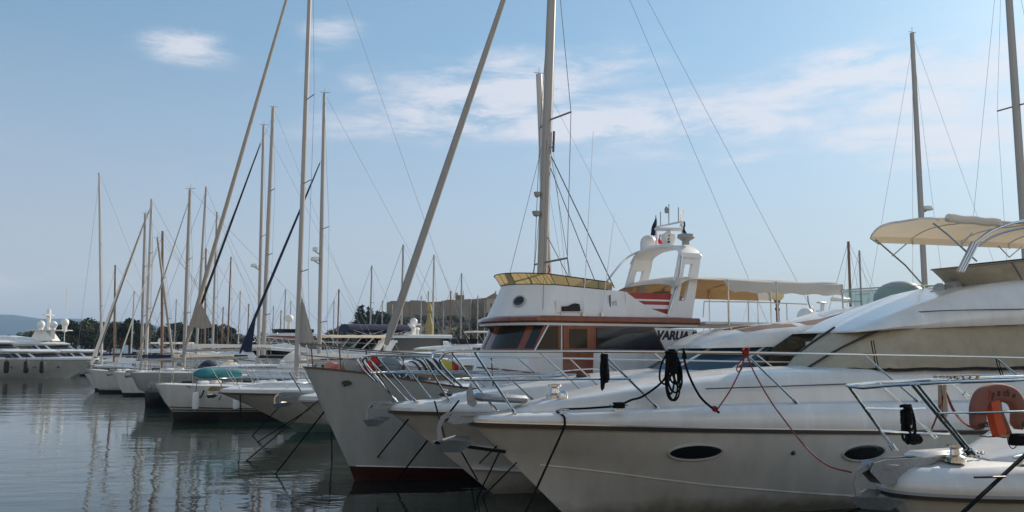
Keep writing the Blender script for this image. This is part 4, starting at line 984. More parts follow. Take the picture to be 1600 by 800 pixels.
def sailboat(label, fr, L, hb, z0, z1, mx, mtop, mr, hullm='gelcoat', bottom='navy_bottom', stripes=(), stay=None, sailm=None, stay_hi=.97, sail_r=.1,
             spr=(.33, .64), mastm='alu', bz=.2, group='sailing yachts moored along the quay', radar=None, boom=True, coverm='canvas_navy', detail=1, clew=None, spw=.9, n=18, wire=.008, name='sailing_yacht'):
    t = boat_thing(name, label, 'sailing yacht', fr, group)
    top = sail_hull(t, L, hb, z0, z1, hullm, bottom, stripes, n, bz=bz)
    ridge([(L * .22, hb * .15, z1, z1 + .08), (L * .3, hb * .45, z1, z1 + .3), (L * .42, hb * .6, z1, z1 + .45), (L * .66, hb * .62, z1, z1 + .5)]).build('coachroof', 'gelcoat', t, 50)
    if detail:
        for g in (-1, 1): MB().box((L * .5, hb * .615 * g, z1 + .27), (L * .16, .03, .14), bev=.01).build('cabin_window', 'glass_dark', t)
    a = Vector((mx, 0, z1 + .3)); b = Vector((mtop.x, 0, mtop.z))
    def al(z): return a + (b - a) * ((z - a.z) / (b.z - a.z))
    mast = MB().tube([a, al(a.z + (b.z - a.z) * .6), b], [mr, mr * .95, mr * .75], 10).build('mast', mastm, t)
    if detail:
        MB().tube([b, b + Vector((.02, 0, .35))], .012, 5).tube([b + Vector((-.25, 0, .05)), b + Vector((.3, 0, .08))], .015, 5).build('masthead_fitting', 'alu_dark', mast)
    tips = []
    for f in spr:
        c = al(a.z + (b.z - a.z) * f); tp = []
        for g in (-1, 1):
            e = c + Vector((.2, spw * g, .05)); MB().tube([c, e], max(.022, mr * .2), 6).build('spreader', 'alu_dark', mast); tp.append(e)
        tips.append(tp)
    for k, g in ((0, -1), (1, 1)):
        MB().tube([Vector((mx + .3, hb * .92 * g, z1))] + [tp[k] for tp in tips] + [al(a.z + (b.z - a.z) * .97)], wire, 4).build('shroud', 'wire', mast)
        if detail: MB().tube([Vector((mx + .6, hb * .9 * g, z1)), al(a.z + (b.z - a.z) * (spr[0] if spr else .5))], wire, 4).build('lower_shroud', 'wire', mast)
    MB().tube([b, Vector((L - .2, 0, z1 + .2))], wire, 4).build('backstay', 'wire', mast)
    if stay is not None:
        s0 = Vector((stay.x, 0, stay.z)); s1 = al(a.z + (b.z - a.z) * stay_hi)
        if sailm:
            fs = MB().tube([s0.lerp(s1, .04), s0.lerp(s1, .07), s0.lerp(s1, .45), s0.lerp(s1, .82), s0.lerp(s1, .96)], [sail_r * .5, sail_r, sail_r * .9, sail_r * .6, sail_r * .35], 9).build('furled_headsail', sailm, t)
            if clew: # clew and sheet of the rolled sail sticking out
                c0 = s0.lerp(s1, clew[0]); c1 = s0.lerp(s1, clew[1]); tip = c0 + Vector((clew[2], 0, clew[3]))
                MB().prism([c0, c1, tip, c0.lerp(tip, .5) + Vector((0, 0, -.1))], (0, -.05, 0), (0, .05, 0)).build('sail_clew', sailm, fs)
            MB().lathe([(.1, 0), (.13, .03), (.13, .12), (.1, .15)], 12, s0).build('furling_drum', 'alu_dark', fs)
        MB().tube([s0, s1], wire * 1.1, 4).build('forestay', 'wire', t)
    if detail:
        rows = []
        for i in range(7):
            q = i / 6; x = L * .62 + 1.3 * q; w = hb * .55; hh = .75 * (math.sin(math.pi * min(1, .12 + q * .75) / 1.1)) + .1
            rows.append([Vector((x, w * math.cos(math.pi * k / 10), z1 + .42 + hh * math.sin(math.pi * k / 10))) for k in range(11)])
        MB().loft(rows).build('spray_hood', coverm, t, 60)
        wh = MB().tube([(L * .84, .45 * math.cos(a), z1 + .95 + .45 * math.sin(a)) for a in [i * math.pi / 8 for i in range(16)]], .02, 5, closed=True).tube([(L * .84, 0, z1), (L * .84, 0, z1 + 1.)], .06, 6).build('steering_wheel', 'steel', t)
        anchor(t, (-.12, 0, z0 + .06), .75, 'galvanised', R(-20)); bow_roller(t, -.18, .5, z0 + .06, 'galvanised', .06, .08)
        for k, (x, y) in enumerate(((1.4, .2), (2.1, -.3), (2.7, .25))): MB().box((x, y * hb * .4, z1 + .18 + (z0 - z1) * .6), (.5, .4, .16), Matrix.Rotation(.4 * k, 3, 'Z'), .05).build('deck_hatch' if k else 'chain_locker', ('glass_grey', 'gelcoat', 'canvas_white')[k], t)
    if boom:
        g0 = al(a.z + 1.0); g1 = g0 + Vector((L * .36, 0, .1))
        bo = MB().tube([g0, g1], .07, 8).build('boom', mastm, t)
        rows = []
        for i in range(9):
            q = i / 8; rr = .2 * (1 - .5 * q); c = g0.lerp(g1, q)
            rows.append([c + Vector((0, .6 * rr * math.cos(w * math.pi / 5), .12 + rr * (1 + math.sin(w * math.pi / 5)) * .75)) for w in range(10)])
        MB().loft(rows, closed_v=True, caps=True).build('sail_cover', coverm, bo)
    if radar:
        for (z, s) in radar:
            c = al(z) + Vector((-.35, 0, 0)) if s > 0 else al(z) + Vector((.4, 0, 0)); s = abs(s)
            r0 = MB().lathe([(.1 * s, 0), (.28 * s, .03), (.3 * s, .1), (.26 * s, .22), (.05, .25)], 14, c).build('radar_dome', 'plastic_white', mast)
            MB().tube([c, al(z - .2)], .03, 6).build('radar_bracket', 'alu_dark', r0)
    if detail:
        for g in (-1, 1):
            P = [Vector((x, lv_at_x(top, x, L).y * g * .95, lv_at_x(top, x, L).z)) for x in (.25, .8, 1.6, L * .25, L * .4, L * .55, L * .7, L * .86)]
            Tp = [p + Vector((-.05, 0, .62)) for p in P]
            MB().tube([Vector((-.05, 0, z0 + .64))] + Tp[:3], .016, 6).build('pulpit', 'steel', t)
            MB().tube(Tp[2:], .007, 4).build('guard_wire', 'wire', t); MB().tube([p.lerp(q, .5) for p, q in zip(P, Tp)], .006, 4).build('guard_wire', 'wire', t)
            for p, q in zip(P, Tp): MB().tube([p, q], .014, 5).build('stanchion', 'steel', t)
    return t
def boat_at(px, py, Y, back):            # frame whose point BACK metres aft of the bow stands at the pixel's bearing, depth Y
    p = W(px, py, Y); c, s = math.cos(R(25)), math.sin(R(25))
    return Frame(p.x - c * back, p.y - s * back)
def boat_by_mast(px0, pxt, pyt, Y, J):   # mast foot bearing, mast head pixel, depth, distance bow to mast
    fr = boat_at(px0, 548, Y, J); tp = fr.on(pxt, pyt, 0); return fr, tp
G_ = 'sailing yachts moored along the quay'
# S5: white hull, double black stripe
fr = Frame(-15.6 - .9 * .906, 40.4 - .9 * .423); tp = fr.on(489, -150, 0)
s5 = sailboat('white sailing yacht with a double black stripe on its hull and a tan furled headsail', fr, 16.5, 2.05, 1.68, 1.35, fr.on(464, 548, 0).x, tp, .128, 'gelcoat', 'black_bottom', ((.50, .06), (.63, .045)),
         fr.on(281, 572, 0), 'sail_tan', .99, .105, (.22, .40, .575), radar=None, coverm='canvas_white', clew=(.078, .132, .95, -.02), spw=1.0, n=30, wire=.01, bz=.42)
# a loose grey triangle of sail set on its inner stay
fr5 = fr; m = MB().prism([Vector(p) for p in (fr.on(469, 455, 0), fr.on(492, 535, -.2), fr.on(468, 535, 0))], (0, -.012, 0), (0, .012, 0)); m.build('storm_sail', 'sail_grey', s5)
P_ = fr.on(444, 548, 0)
# S5b
fr, tp = boat_by_mast(404, 412, 196, 57.3, 5.6)
sailboat('white sailing yacht with a black furled headsail and a low radar dome', fr, 15, 1.95, 1.55, 1.2, 5.6, tp, .115, stay=fr.on(284, 558, 0), sailm='canvas_black', stay_hi=.96, sail_r=.09, spr=(.28, .55), coverm='canvas_black', radar=((8.7, .9),), n=20)
fr, tp = boat_by_mast(411, 427, 168, 60, 6.4)
sailboat('sailing yacht with a bare grey mast just right of the black furled headsail', fr, 15, 1.95, 1.5, 1.2, 6.4, tp, .16, spr=(.22, .44, .68), n=16, coverm='canvas_white', stay=Vector((.4, 0, 1.6)))
# S4b navy headsail
fr, tp = boat_by_mast(499, 507, 146, 48, 5.2)
sailboat('sailing yacht with a navy blue furled headsail and two radar domes on its mast', fr, 15, 1.95, 1.5, 1.2, 5.2, tp, .125, stay=fr.on(369, 566, 0), sailm='canvas_navy', stay_hi=.78, sail_r=.085, spr=(.2, .52), coverm='canvas_navy', radar=((8.15, .8), (8.7, .5)), clew=(.06, .22, .5, -.15), n=20)
# S6 grey bow, lower hull painted black for the shade under it
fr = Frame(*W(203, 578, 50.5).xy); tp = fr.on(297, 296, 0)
sailboat('sailing yacht with a grey overhanging bow and painted shade on its lower hull', fr, 14, 1.9, 1.95, 1.9, fr.on(288, 548, 0).x, tp, .11, 'hull_grey', 'navy_hull', (), fr.on(210, 572, 0), 'sail_tan', .95, .05, (.3, .6), coverm='canvas_white', n=22, bz=.82)
# S7 leftmost
fr = Frame(*W(137, 577, 67).xy); tp = fr.on(227, 334, 0)
sailboat('leftmost white sailing yacht, with a dark furled headsail, next to the long motor yacht', fr, 13, 1.8, 1.75, 1.2, fr.on(222, 548, 0).x, tp, .12, 'gelcoat_old', 'black_bottom', (), fr.on(150, 560, 0), 'alu_dark', .97, .07, (.35, .66), coverm='canvas_navy', n=20)
fr = Frame(*W(173, 579, 62.5).xy); tp = fr.on(246, 372, 0)
sailboat('white sailing yacht with a cream boom cover between the leftmost yacht and the grey bowed one', fr, 12, 1.75, 1.7, 1.25, 4.3, tp, .1, 'gelcoat', 'black_bottom', (), Vector((.3, 0, 1.75)), 'canvas_white', .96, .05, (.4, .7), coverm='canvas_beige', n=18)
# rigs standing farther back
for (lab, px0, pxt, pyt, Y, J, mr, mm, kw) in (
    ('sailing yacht with a tall white mast left of all the others, seen against the trees', 160, 155, 270, 114, 3.4, .17, 'alu_white', dict(spr=(.3, .62), coverm='canvas_navy')),
    ('sailing yacht with a short dark wooden mast near the left end of the row', 179, 180, 414, 112, 3.2, .13, 'wood_mast', dict(spr=(.4,))),
    ('sailing yacht with a slender white mast beside the leftmost dark furled headsail', 229, 237, 311, 72, 4.6, .135, 'alu_white', dict(spr=(.36, .68), sailm='canvas_white', sr=.16, st=(166, 345))),
    ('sailing yacht with a plain brown wooden mast standing before the trees', 254, 254, 361, 84, 4.5, .14, 'wood_mast', dict(spr=(), coverm='canvas_white')),
    ('sailing yacht with a leaning slim mast and crossing stays behind the grey overhanging bow', 306, 322, 292, 78, 5, .12, 'alu', dict(spr=(.3, .6), coverm='canvas_black')),
    ('sailing yacht with a short grey mast right of the leaning slim mast', 332, 339, 331, 83, 4.6, .11, 'alu', dict(spr=(.45,), coverm='canvas_navy')),
    ('small sailing boat with a brown mast between two taller grey masts', 320, 322, 388, 92, 4, .1, 'wood_mast', dict(spr=(.5,))),
    ('sailing yacht with a thin tan mast alone left of the black furled headsail', 355, 361, 401, 105, 4.5, .1, 'wood_mast', dict(spr=(.6,)))):
    fr, tp = boat_by_mast(px0, pxt, pyt, Y, J); st = kw.pop('st', None); sr = kw.pop('sr', .05); sm_ = kw.pop('sailm', None)
    sailboat(lab, fr, 12.5, 1.75, 1.45, 1.15, J, tp, mr, stay=Vector((.35, 0, 1.5)), sailm=sm_, sail_r=sr, mastm=mm, detail=0, n=12, wire=.013, **kw)
# the mizzen-like mast behind the motorsailer's own, and the two rigs at the right
fr, tp = boat_by_mast(864, 841, 116, 40, 5.5)
tp = fr.on(842, 116, 0)
sailboat('sailing yacht behind the motorsailer, its white mast almost hidden by the tall one', fr, 14, 1.9, 1.4, 1.2, 5.5, Vector((tp.x, 0, tp.z)), .19, mastm='alu_white', spr=(.75,), spw=.7, boom=False, n=14, stay=None)
fr, tp = boat_by_mast(1450, 1425, 52, 44, 5.5)
sailboat('sailing yacht behind the bimini, with a radar dome on its mast', fr, 14, 1.9, 1.4, 1.2, 5.5, tp, .15, mastm='alu', spr=(.27,), radar=((10.4, -1.1),), n=14, stay=Vector((.3, 0, 1.5)), coverm='canvas_white')
fr, tp = boat_by_mast(1613, 1566, -160, 40, 5.5)
sailboat('sailing yacht at the far right, its tall mast cut by the edge of the picture', fr, 15, 1.9, 1.4, 1.2, 5.5, tp, .19, mastm='alu', spr=(.25, .56), n=14, stay=Vector((.3, 0, 1.5)), spw=1.1)
# far masts beyond the pier: copies of two simple boats
def copy_tree(o, parent=None):
    c = o.copy(); COL.objects.link(c)
    if parent is not None: c.parent = parent
    for ch in list(o.children): copy_tree(ch, c)
    return c
def far_boat(mm, hgt, sp):
    t = thing('distant_sailboat', 'distant sailboat with a bare mast crowded in behind the moored yachts', 'sailboat', (0, 0, 0), R(25), 'distant sailboats')
    sail_hull(t, 11, 1.6, 1.4, 1.1, 'gelcoat', 'navy_bottom', (), 8)
    ridge([(2.6, .3, 1.1, 1.2), (4, .9, 1.1, 1.5), (7, 1., 1.1, 1.6)]).build('coachroof', 'gelcoat', t)
    ms = MB().tube([(4.4, 0, 1.3), (4.5, 0, hgt)], .1, 6).build('mast', mm, t)
    for f in sp: MB().tube([(4.6, -.9, hgt * f), (4.45, 0, hgt * f), (4.6, .9, hgt * f)], .03, 4).build('spreader', 'alu_dark', ms)
    for g in (-1, 1): MB().tube([(4.7, 1.5 * g, 1.1)] + [(4.6, .9 * g, hgt * f) for f in sp] + [(4.5, 0, hgt * .98)], .012, 4).build('shroud', 'wire', ms)
    MB().tube([(.2, 0, 1.5), (4.5, 0, hgt)], .02, 4).build('forestay', 'wire', t); MB().tube([(4.5, 0, hgt), (10.8, 0, 1.2)], .014, 4).build('backstay', 'wire', t)
    MB().tube([(4.5, 0, 2.3), (9, 0, 2.35)], .13, 7).build('furled_mainsail', 'canvas_navy' if mm == 'alu' else 'canvas_white', t)
    return t
FB = [far_boat('alu', 14, (.35, .66)), far_boat('wood_mast', 11.5, (.6,)), far_boat('alu_white', 13, (.5,))]
far = [(578, 415, 0), (627, 382, 0), (676, 398, 2), (720, 427, 0), (527, 452, 1), (443, 452, 0), (452, 470, 2), (372, 455, 2), (386, 475, 1), (346, 480, 1), (596, 470, 0), (612, 476, 2), (657, 462, 2), (703, 455, 1),
       (746, 462, 2), (437, 485, 1), (520, 470, 0), (640, 470, 1), (692, 470, 0), (733, 478, 1), (1332, 377, 1), (1349, 391, 0), (395, 490, 2), (425, 478, 0), (668, 455, 0), (757, 470, 0), (1171, 470, 2), (1404, 470, 1), (205, 455, 2), (272, 468, 0)]
used = set()
for px, py, k in far:
    hg = (14, 11.5, 13)[k]; Y = (hg - H) * F / (548 - py); Y = min(Y, 175)
    if Y > 175 * .999: sc = ((548 - py) / F * Y + H) / hg
    else: sc = 1.
    o = FB[k] if k not in used else copy_tree(FB[k]); used.add(k)
    p = W(px, 548, Y); sc *= 1
    o.location = (p.x - 4.45 * math.cos(R(25)) * sc, p.y - 4.45 * math.sin(R(25)) * sc, 0); o.scale = (sc, sc, sc)

def fender(c, m):
    t = thing('fender', 'white sausage fender hanging from a sailing yacht rail in the left hand row', 'fender', c, 0, 'fenders between the sailing yachts')
    MB().lathe([(.02, -.42), (.13, -.36), (.15, -.2), (.15, .2), (.13, .36), (.02, .42)], 10).build('fender_body', m, t); MB().tube([(0, 0, .4), (.02, .06, 1.0)], .014, 5).build('fender_line', 'rope_black', t)
    return t
f0 = None
for fx, back in ((fr5, 1.7), (fr5, 3.4), (fr5, 5.4)):
    c = fx.world((back, -2.05 * min(1, .5 + back * .12), .95))
    if f0 is None: f0 = fender(c, 'plastic_white')
    else:
        o = copy_tree(f0); o.location = c
# ================================================================== motor boats in the middle distance
def cruiser(label, fr, L, hb, z0, z1, hullm='gelcoat', bottom='black_bottom', band='black_stripe', trunk=.5, ws=(.36, 1.0), wsm='glass_dark', roof=None, fly=None, bim=None, arch=None, rail=True,
            group='motor yachts moored along the quay', name='motor_yacht', n=22, over=1.8, fl_m='gelcoat', domes=(), teal=None, p=.58):
    t = boat_thing(name, label, 'motor yacht', fr, group)
    a = [lv(over * 1.3, [-.5] * 3, .02), lv(over, [.02, -.15, -.2, -.2, -.1], hb * .72, 1., .6)]
    c = lv(over * .42, [z0 * .62, z0 * .34, z0 * .12, 0.08, .06], hb * .84, .9, .6)
    top = lv(0, [z0, (z0 + z1) / 2, z1, z1, z1], hb, p, .55)
    if teal:
        mid = lv(over * .80, [z0 * .26, z0 * .15, z0 * .1, .08, .08], hb * .82, .95, .6)
        hull_shell(a + [mid], L, n).build('boot_top', teal, t, 50)
        hull_shell([mid, lv(over * .3, [z0 * .75, z0 * .6, z0 * .5, z0 * .45, z0 * .45], hb * .93, .75, .58), top], L, n).build('hull', hullm, t, 50)
    else:
        hull_shell(a + [c, top], L, n).build('hull', hullm, t, 50)
    g1 = lv(-.02, [z0 + .14, (z0 + z1) / 2 + .16, z1 + .16, z1 + .16, z1 + .16], hb, p, .55); g2 = lv(.14, [z0 + .18, (z0 + z1) / 2 + .24, z1 + .25, z1 + .25, z1 + .25], hb * .93, p, .55)
    hull_shell([lv(0, [q + .004 for q in top['z']], hb, p, .55), g1, g2], L, n, close_top=True).build('gunwale', 'gelcoat', t, 50)
    strip(top, L, -.04, .02, .02, n).build('rub_rail', band, t)
    zt = z1 + .22 + trunk
    ridge([(L * .07, .15, z0 + .1, z0 + .25), (L * .14, hb * .4, z0 + .1, z0 + .24 + trunk * .35), (L * .26, hb * .62, z1 + .15, z1 + .22 + trunk * .75), (L * .42, hb * .72, z1 + .15, zt), (L * .9, hb * .74, z1 + .1, zt)]).build('cabin_trunk', 'gelcoat', t, 50)
    zr = zt
    if ws:
        x0, h = L * ws[0], ws[1]
        A, Bv = (zt - .08, x0, 1.3, hb * .74, L * .8, 0, 2.2), (zt + h, x0 + h * 1.3, 1.1, hb * .68, L * .8, 0, 2.2)
        wob = house([A, Bv], 30, roof=False).build('windscreen', wsm, t)
        for q in (.2, .36, .5, .64, .8): MB().tube([house_pt(A, q), house_pt(Bv, q)], .035, 5).build('windscreen_pillar', 'gelcoat', t)
        zr = zt + h
        ridge([(x0 + h * 1.2, hb * .3, zr - .03, zr + .03), (x0 + h * 1.3 + .6, hb * .7, zr - .04, zr + .14), (x0 + h * 1.3 + 2, hb * .76, zr - .05, zr + .24), (L * .84, hb * .76, zr - .05, zr + .24)]).build('hardtop', roof or 'gelcoat', t, 50)
    if fly:
        xf, xr, h = L * fly[0], L * fly[1], fly[2]
        ridge([(xf, hb * .3, zr + .1, zr + .2), (xf + .7, hb * .66, zr + .1, zr + h * .75), (xf + 1.8, hb * .72, zr + .1, zr + h), (xr, hb * .72, zr + .1, zr + h)]).build('flybridge_coaming', fl_m, t, 50)
        house([(zr + h - .03, xf + 1., .8, hb * .6, xr - .5, 0, 2), (zr + h + .34, xf + .8, .9, hb * .66, xr - .5, 0, 2)], 24, roof=False).build('flybridge_windscreen', 'glass_grey', t)
    if arch:
        xa, za, m_ = arch
        mb = MB()
        for g in (-1, 1): mb.prism([(xa - .5, hb * .72 * g, zr), (xa, hb * .72 * g, zr), (xa + .7, hb * .6 * g, za), (xa + .3, hb * .6 * g, za)], (0, -.06, 0), (0, .06, 0))
        mb.box((xa + .5, 0, za), (.5, hb * 1.3, .14)); mb.build('radar_arch', m_, t)
    if bim:
        xa, xb, zz, m_, th = bim
        rows = []
        for i in range(13):
            x = xa + (xb - xa) * i / 12
            rows.append([Vector((x, hb * .8 * math.cos(k * math.pi / 6), zz + (th if 0 < k < 6 else th * .8) * (math.sin(k * math.pi / 6) if k <= 6 else .35 * math.sin(k * math.pi / 6)) + .015 * math.sin(i * 2.1 + k))) for k in range(12)])
        b_ = MB().loft(rows, closed_v=True, caps=True).build('bimini_top', m_, t, 60)
        for g in (-1, 1):
            for (q0, q1) in ((.05, .35), (.55, .3), (.95, .6)):
                MB().tube([(xa + (xb - xa) * q0, hb * .78 * g, zz), (xa + (xb - xa) * q1, hb * .72 * g, zr + .1)], .024, 6).build('bimini_leg', 'alu_white', t)
    for (x, y, z, r) in domes:
        d = MB().ball((x, y, z), r, 14, 10).build('satellite_dome', 'plastic_white', t)
        MB().lathe([(r * .6, zr + .1), (r * .4, z)], 10, (x, y, 0)).build('dome_post', 'gelcoat', d)
    if rail:
        for g in (-1, 1):
            X = [.15, .7, 1.5, 2.4, 3.4, 4.6, 6., L * .6]
            P = [Vector((x, lv_at_x(g2, x, L).y * g, lv_at_x(g2, x, L).z)) for x in X]
            Tp = [p_ + Vector((-.45, 0, .72)) for p_ in P]
            MB().tube(cr(Tp, 20), .018, 6).build('guard_rail', 'steel', t); MB().tube(cr([a_.lerp(b_, .5) for a_, b_ in zip(P, Tp)][:5], 12), .011, 5).build('middle_rail', 'steel', t)
            for a_, b_ in zip(P, Tp): MB().tube([a_, b_], .015, 6).build('stanchion', 'steel', t)
    return t
# B4: low white motorboat with a green bottom
fr4 = Frame(*W(342, 613, 33.5).xy)
b4 = cruiser('low white motorboat with a green bottom and many bow rails, left of the motorsailer', fr4, 12.5, 1.75, 1.60, 1.45, 'gelcoat_old', band='black_stripe', trunk=.42, ws=(.5, .55), wsm='glass_dark', over=3.0, teal='teal_bottom', n=30, name='motor_boat')
bow_roller(b4, -.35, .5, 1.78, 'teak', .08); anchor(b4, (-.3, 0, 1.75), .7, 'steel'); windlass(b4, (1.3, 0, 1.85), .7)
# B4b: white bow half hidden by the motorsailer
fr = Frame(*W(466, 617, 28.5).xy)
b4b = cruiser('white motorboat with a blunt bow beside the green bottomed boat', fr, 12, 1.6, 1.60, 1.45, 'gelcoat_old', band='plastic_grey', trunk=.35, ws=(.55, .5), over=1.9, n=26, name='motor_boat', p=.52)
bow_roller(b4b, -.6, .5, 1.8, 'galvanised', .1)
anchor(b4b, (-.62, .12, 1.74), .75, 'steel', R(-30)); anchor(b4b, (-.5, -.12, 1.76), .7, 'galvanised', R(10))
def along_row(perp, s): return Frame(-15.6 - .423 * perp + .906 * s, 40.4 + .906 * perp + .423 * s)
fr = along_row(8.4, 3.); cruiser('white cruiser with a flat tan hardtop on slanting legs beside the navy bimini', fr, 13.5, 1.85, 1.7, 1.45, trunk=.45, ws=(.36, .55), roof='gelcoat', arch=(9.2, 3.75, 'gelcoat'), bim=(5.6, 9.4, 4.02, 'canvas_beige', .12), domes=((9.6, 0, 3.95, .3),))
fr = along_row(12.5, 6.); cruiser('white cruiser with a beige cover over its windscreen', fr, 16, 1.9, 1.8, 1.5, trunk=.8, ws=(.56, .8), wsm='cover_beige', fly=(.72, .9, .35), rail=True)
fr = along_row(22.5, 6.6); cruiser('big black hulled yacht with a long rolled navy bimini', fr, 18, 2.3, 3.35, 2.7, 'navy_hull', band='paint_white', trunk=.4, ws=(.4, .9), bim=(6.9, 11.7, 4.75, 'canvas_navy', .5), arch=(11.4, 5.0, 'gelcoat'), domes=((12.2, -.4, 4.9, .36), (12.6, .3, 5.5, .3)), over=2.4)
fr = along_row(27.2, 8.0); c3 = cruiser('tall white yacht with a funnel shaped radar mast', fr, 18, 2.2, 2.2, 1.8, trunk=.6, ws=(.45, .9), fly=(.55, .85, .5))
MB().lathe([(.42, 3.3), (.44, 4.9), (.5, 5.0), (.46, 5.15), (.1, 5.2)], 18, (12.7, 0, 0)).build('radar_mast', 'plastic_white', c3)
MB().box((12.7, 0, 5.42), (.3, 1.1, .16), Matrix.Rotation(R(60), 3, 'Z'), .05).build('radar_scanner', 'plastic_white', c3)
mat('mustard_cloth', (.40, .31, .13), .85, var=.25, vscale=3)
fr = along_row(36, 14); c5 = cruiser('white yacht with a yellow wrapped signal mast', fr, 17, 2.1, 2.0, 1.7, trunk=.7, ws=(.45, .9), fly=(.55, .85, .5), rail=False)
MB().lathe([(.08, 3.2), (.12, 4.2), (.34, 4.8), (.42, 5.6), (.22, 6.3), (.1, 6.8), (.28, 7.0), (.24, 7.5), (.06, 7.8)], 14, (11.2, 0, 0)).build('signal_mast', 'mustard_cloth', c5)
fr = along_row(5.0, 13); cruiser('white cruiser low behind the rails of the green bottomed motorboat', Frame(fr.X - 5.5, fr.Y - 1.2), 13, 1.7, 1.5, 1.35, trunk=.7, ws=(.3, .6), wsm='glass_blue', rail=False, arch=(8, 3.4, 'gelcoat'))
fr = along_row(42, 2); cruiser('distant motor yacht with brown varnished wheelhouse and flared white bow', fr, 17, 2.2, 3.0, 2.2, trunk=.8, ws=(.34, 1.2), roof='varnish', fly=(.5, .8, .5), domes=((11, 0, 6.3, .4),), rail=False)
fr = Frame(*W(700, 560, 84).xy); cruiser('motor yacht with a maroon cover and a pale slatted awning, left of the wheelhouse', fr, 14, 2.0, 2.1, 1.8, trunk=.7, ws=(.15, .9), wsm='canvas_maroon', roof='canvas_maroon', bim=(2.2, 5.4, 5.0, 'canvas_white', .14), rail=False)
fr = Frame(*W(150, 562, 118).xy); cruiser('small white cruiser with a blue cover between the long yacht and the leftmost sailing yachts', fr, 12, 1.8, 1.7, 1.5, trunk=.6, ws=(.3, .8), wsm='canvas_navy', rail=False, fly=(.5, .8, .4), domes=((8, 0, 4.6, .35),))
fr = along_row(50, -4); cruiser('white motorboat with a pale blue awning among the left hand masts', fr, 12, 1.8, 1.6, 1.4, trunk=.6, ws=(.3, .8), wsm='glass_blue', rail=False, bim=(5, 9, 3.9, 'canvas_white', .15))
fr = Frame(*W(1010, 560, 46).xy); c8 = cruiser('cruiser with radar domes, horn mast and folded flag seen over the sport yacht roof', fr, 18, 2.0, 1.8, 1.6, trunk=.7, ws=(.35, .8), fly=(.5, .85, .6), rail=False, domes=((10.3, -.9, 5.15, .5), (13.6, -.9, 5.2, .5)))
q = lambda px, py: fr.on(px, py, -.4)
MB().tube([q(1272, 503), q(1267, 485), q(1263, 472), q(1262, 462)], .04, 6).build('signal_mast', 'alu', c8)
MB().box(q(1284, 473), (.95, .25, .1), Matrix.Rotation(R(20), 3, 'Z'), .04).build('radar_scanner', 'plastic_white', c8)
MB().tube([q(1285, 500), q(1285, 475)], .12, 10).build('radar_pedestal', 'plastic_white', c8)
flag(c8, q(1268, 478), .35, .7, 'canvas_white'); flag(c8, q(1267, 488), .12, .3, 'red_cloth', ph=1.)
MB().box(q(1313, 468), (1.4, .35, .22), None, .06).build('radar_bar', 'plastic_white', c8)
MB().tube([q(1275, 486), q(1300, 486), q(1301, 499)], .03, 6).build('rail', 'alu_white', c8)
fr = Frame(*W(1040, 548, 60).xy); cruiser('small boat with a bare bimini frame right of the radar arch', fr, 12, 1.7, 2.2, 2.0, trunk=.6, ws=(.2, .6), wsm='varnish', bim=(3.0, 5.6, 5.1, 'canvas_white', .08), rail=False)
# turquoise dinghy under its cover on the sailing yacht's foredeck
fr = fr5; a, b = fr.world(fr.onz(303, 582, 2.1)), fr.world(fr.onz(372, 580, 2.1)); ax = (b - a).normalized(); sdv = Vector((-ax.y, ax.x, 0)); rows = []
a = W(303, 585, 41.2); b = W(374, 583, 42.6); ax = (b - a).normalized(); sdv = Vector((-ax.y, ax.x, 0))
for i in range(15):
    t = i / 14; w = .46 * (min(1, t * 4.5 + .12) ** .5) * (1 if t < .9 else 1 - (t - .9) * 2); c = a.lerp(b, t)
    rows.append([c + sdv * w * math.cos(k * math.pi / 7) + Vector((0, 0, .36 * w / .55 * math.sin(k * math.pi / 7) * (1 if k < 7 else .7) + .015 * math.sin(i * 3 + k))) for k in range(14)])
dg = tag(MB().loft(rows, closed_v=True, caps=True).build('dinghy', 'canvas_teal'), 'dinghy under a turquoise cover on a foredeck behind the green bottomed motorboat', 'dinghy')
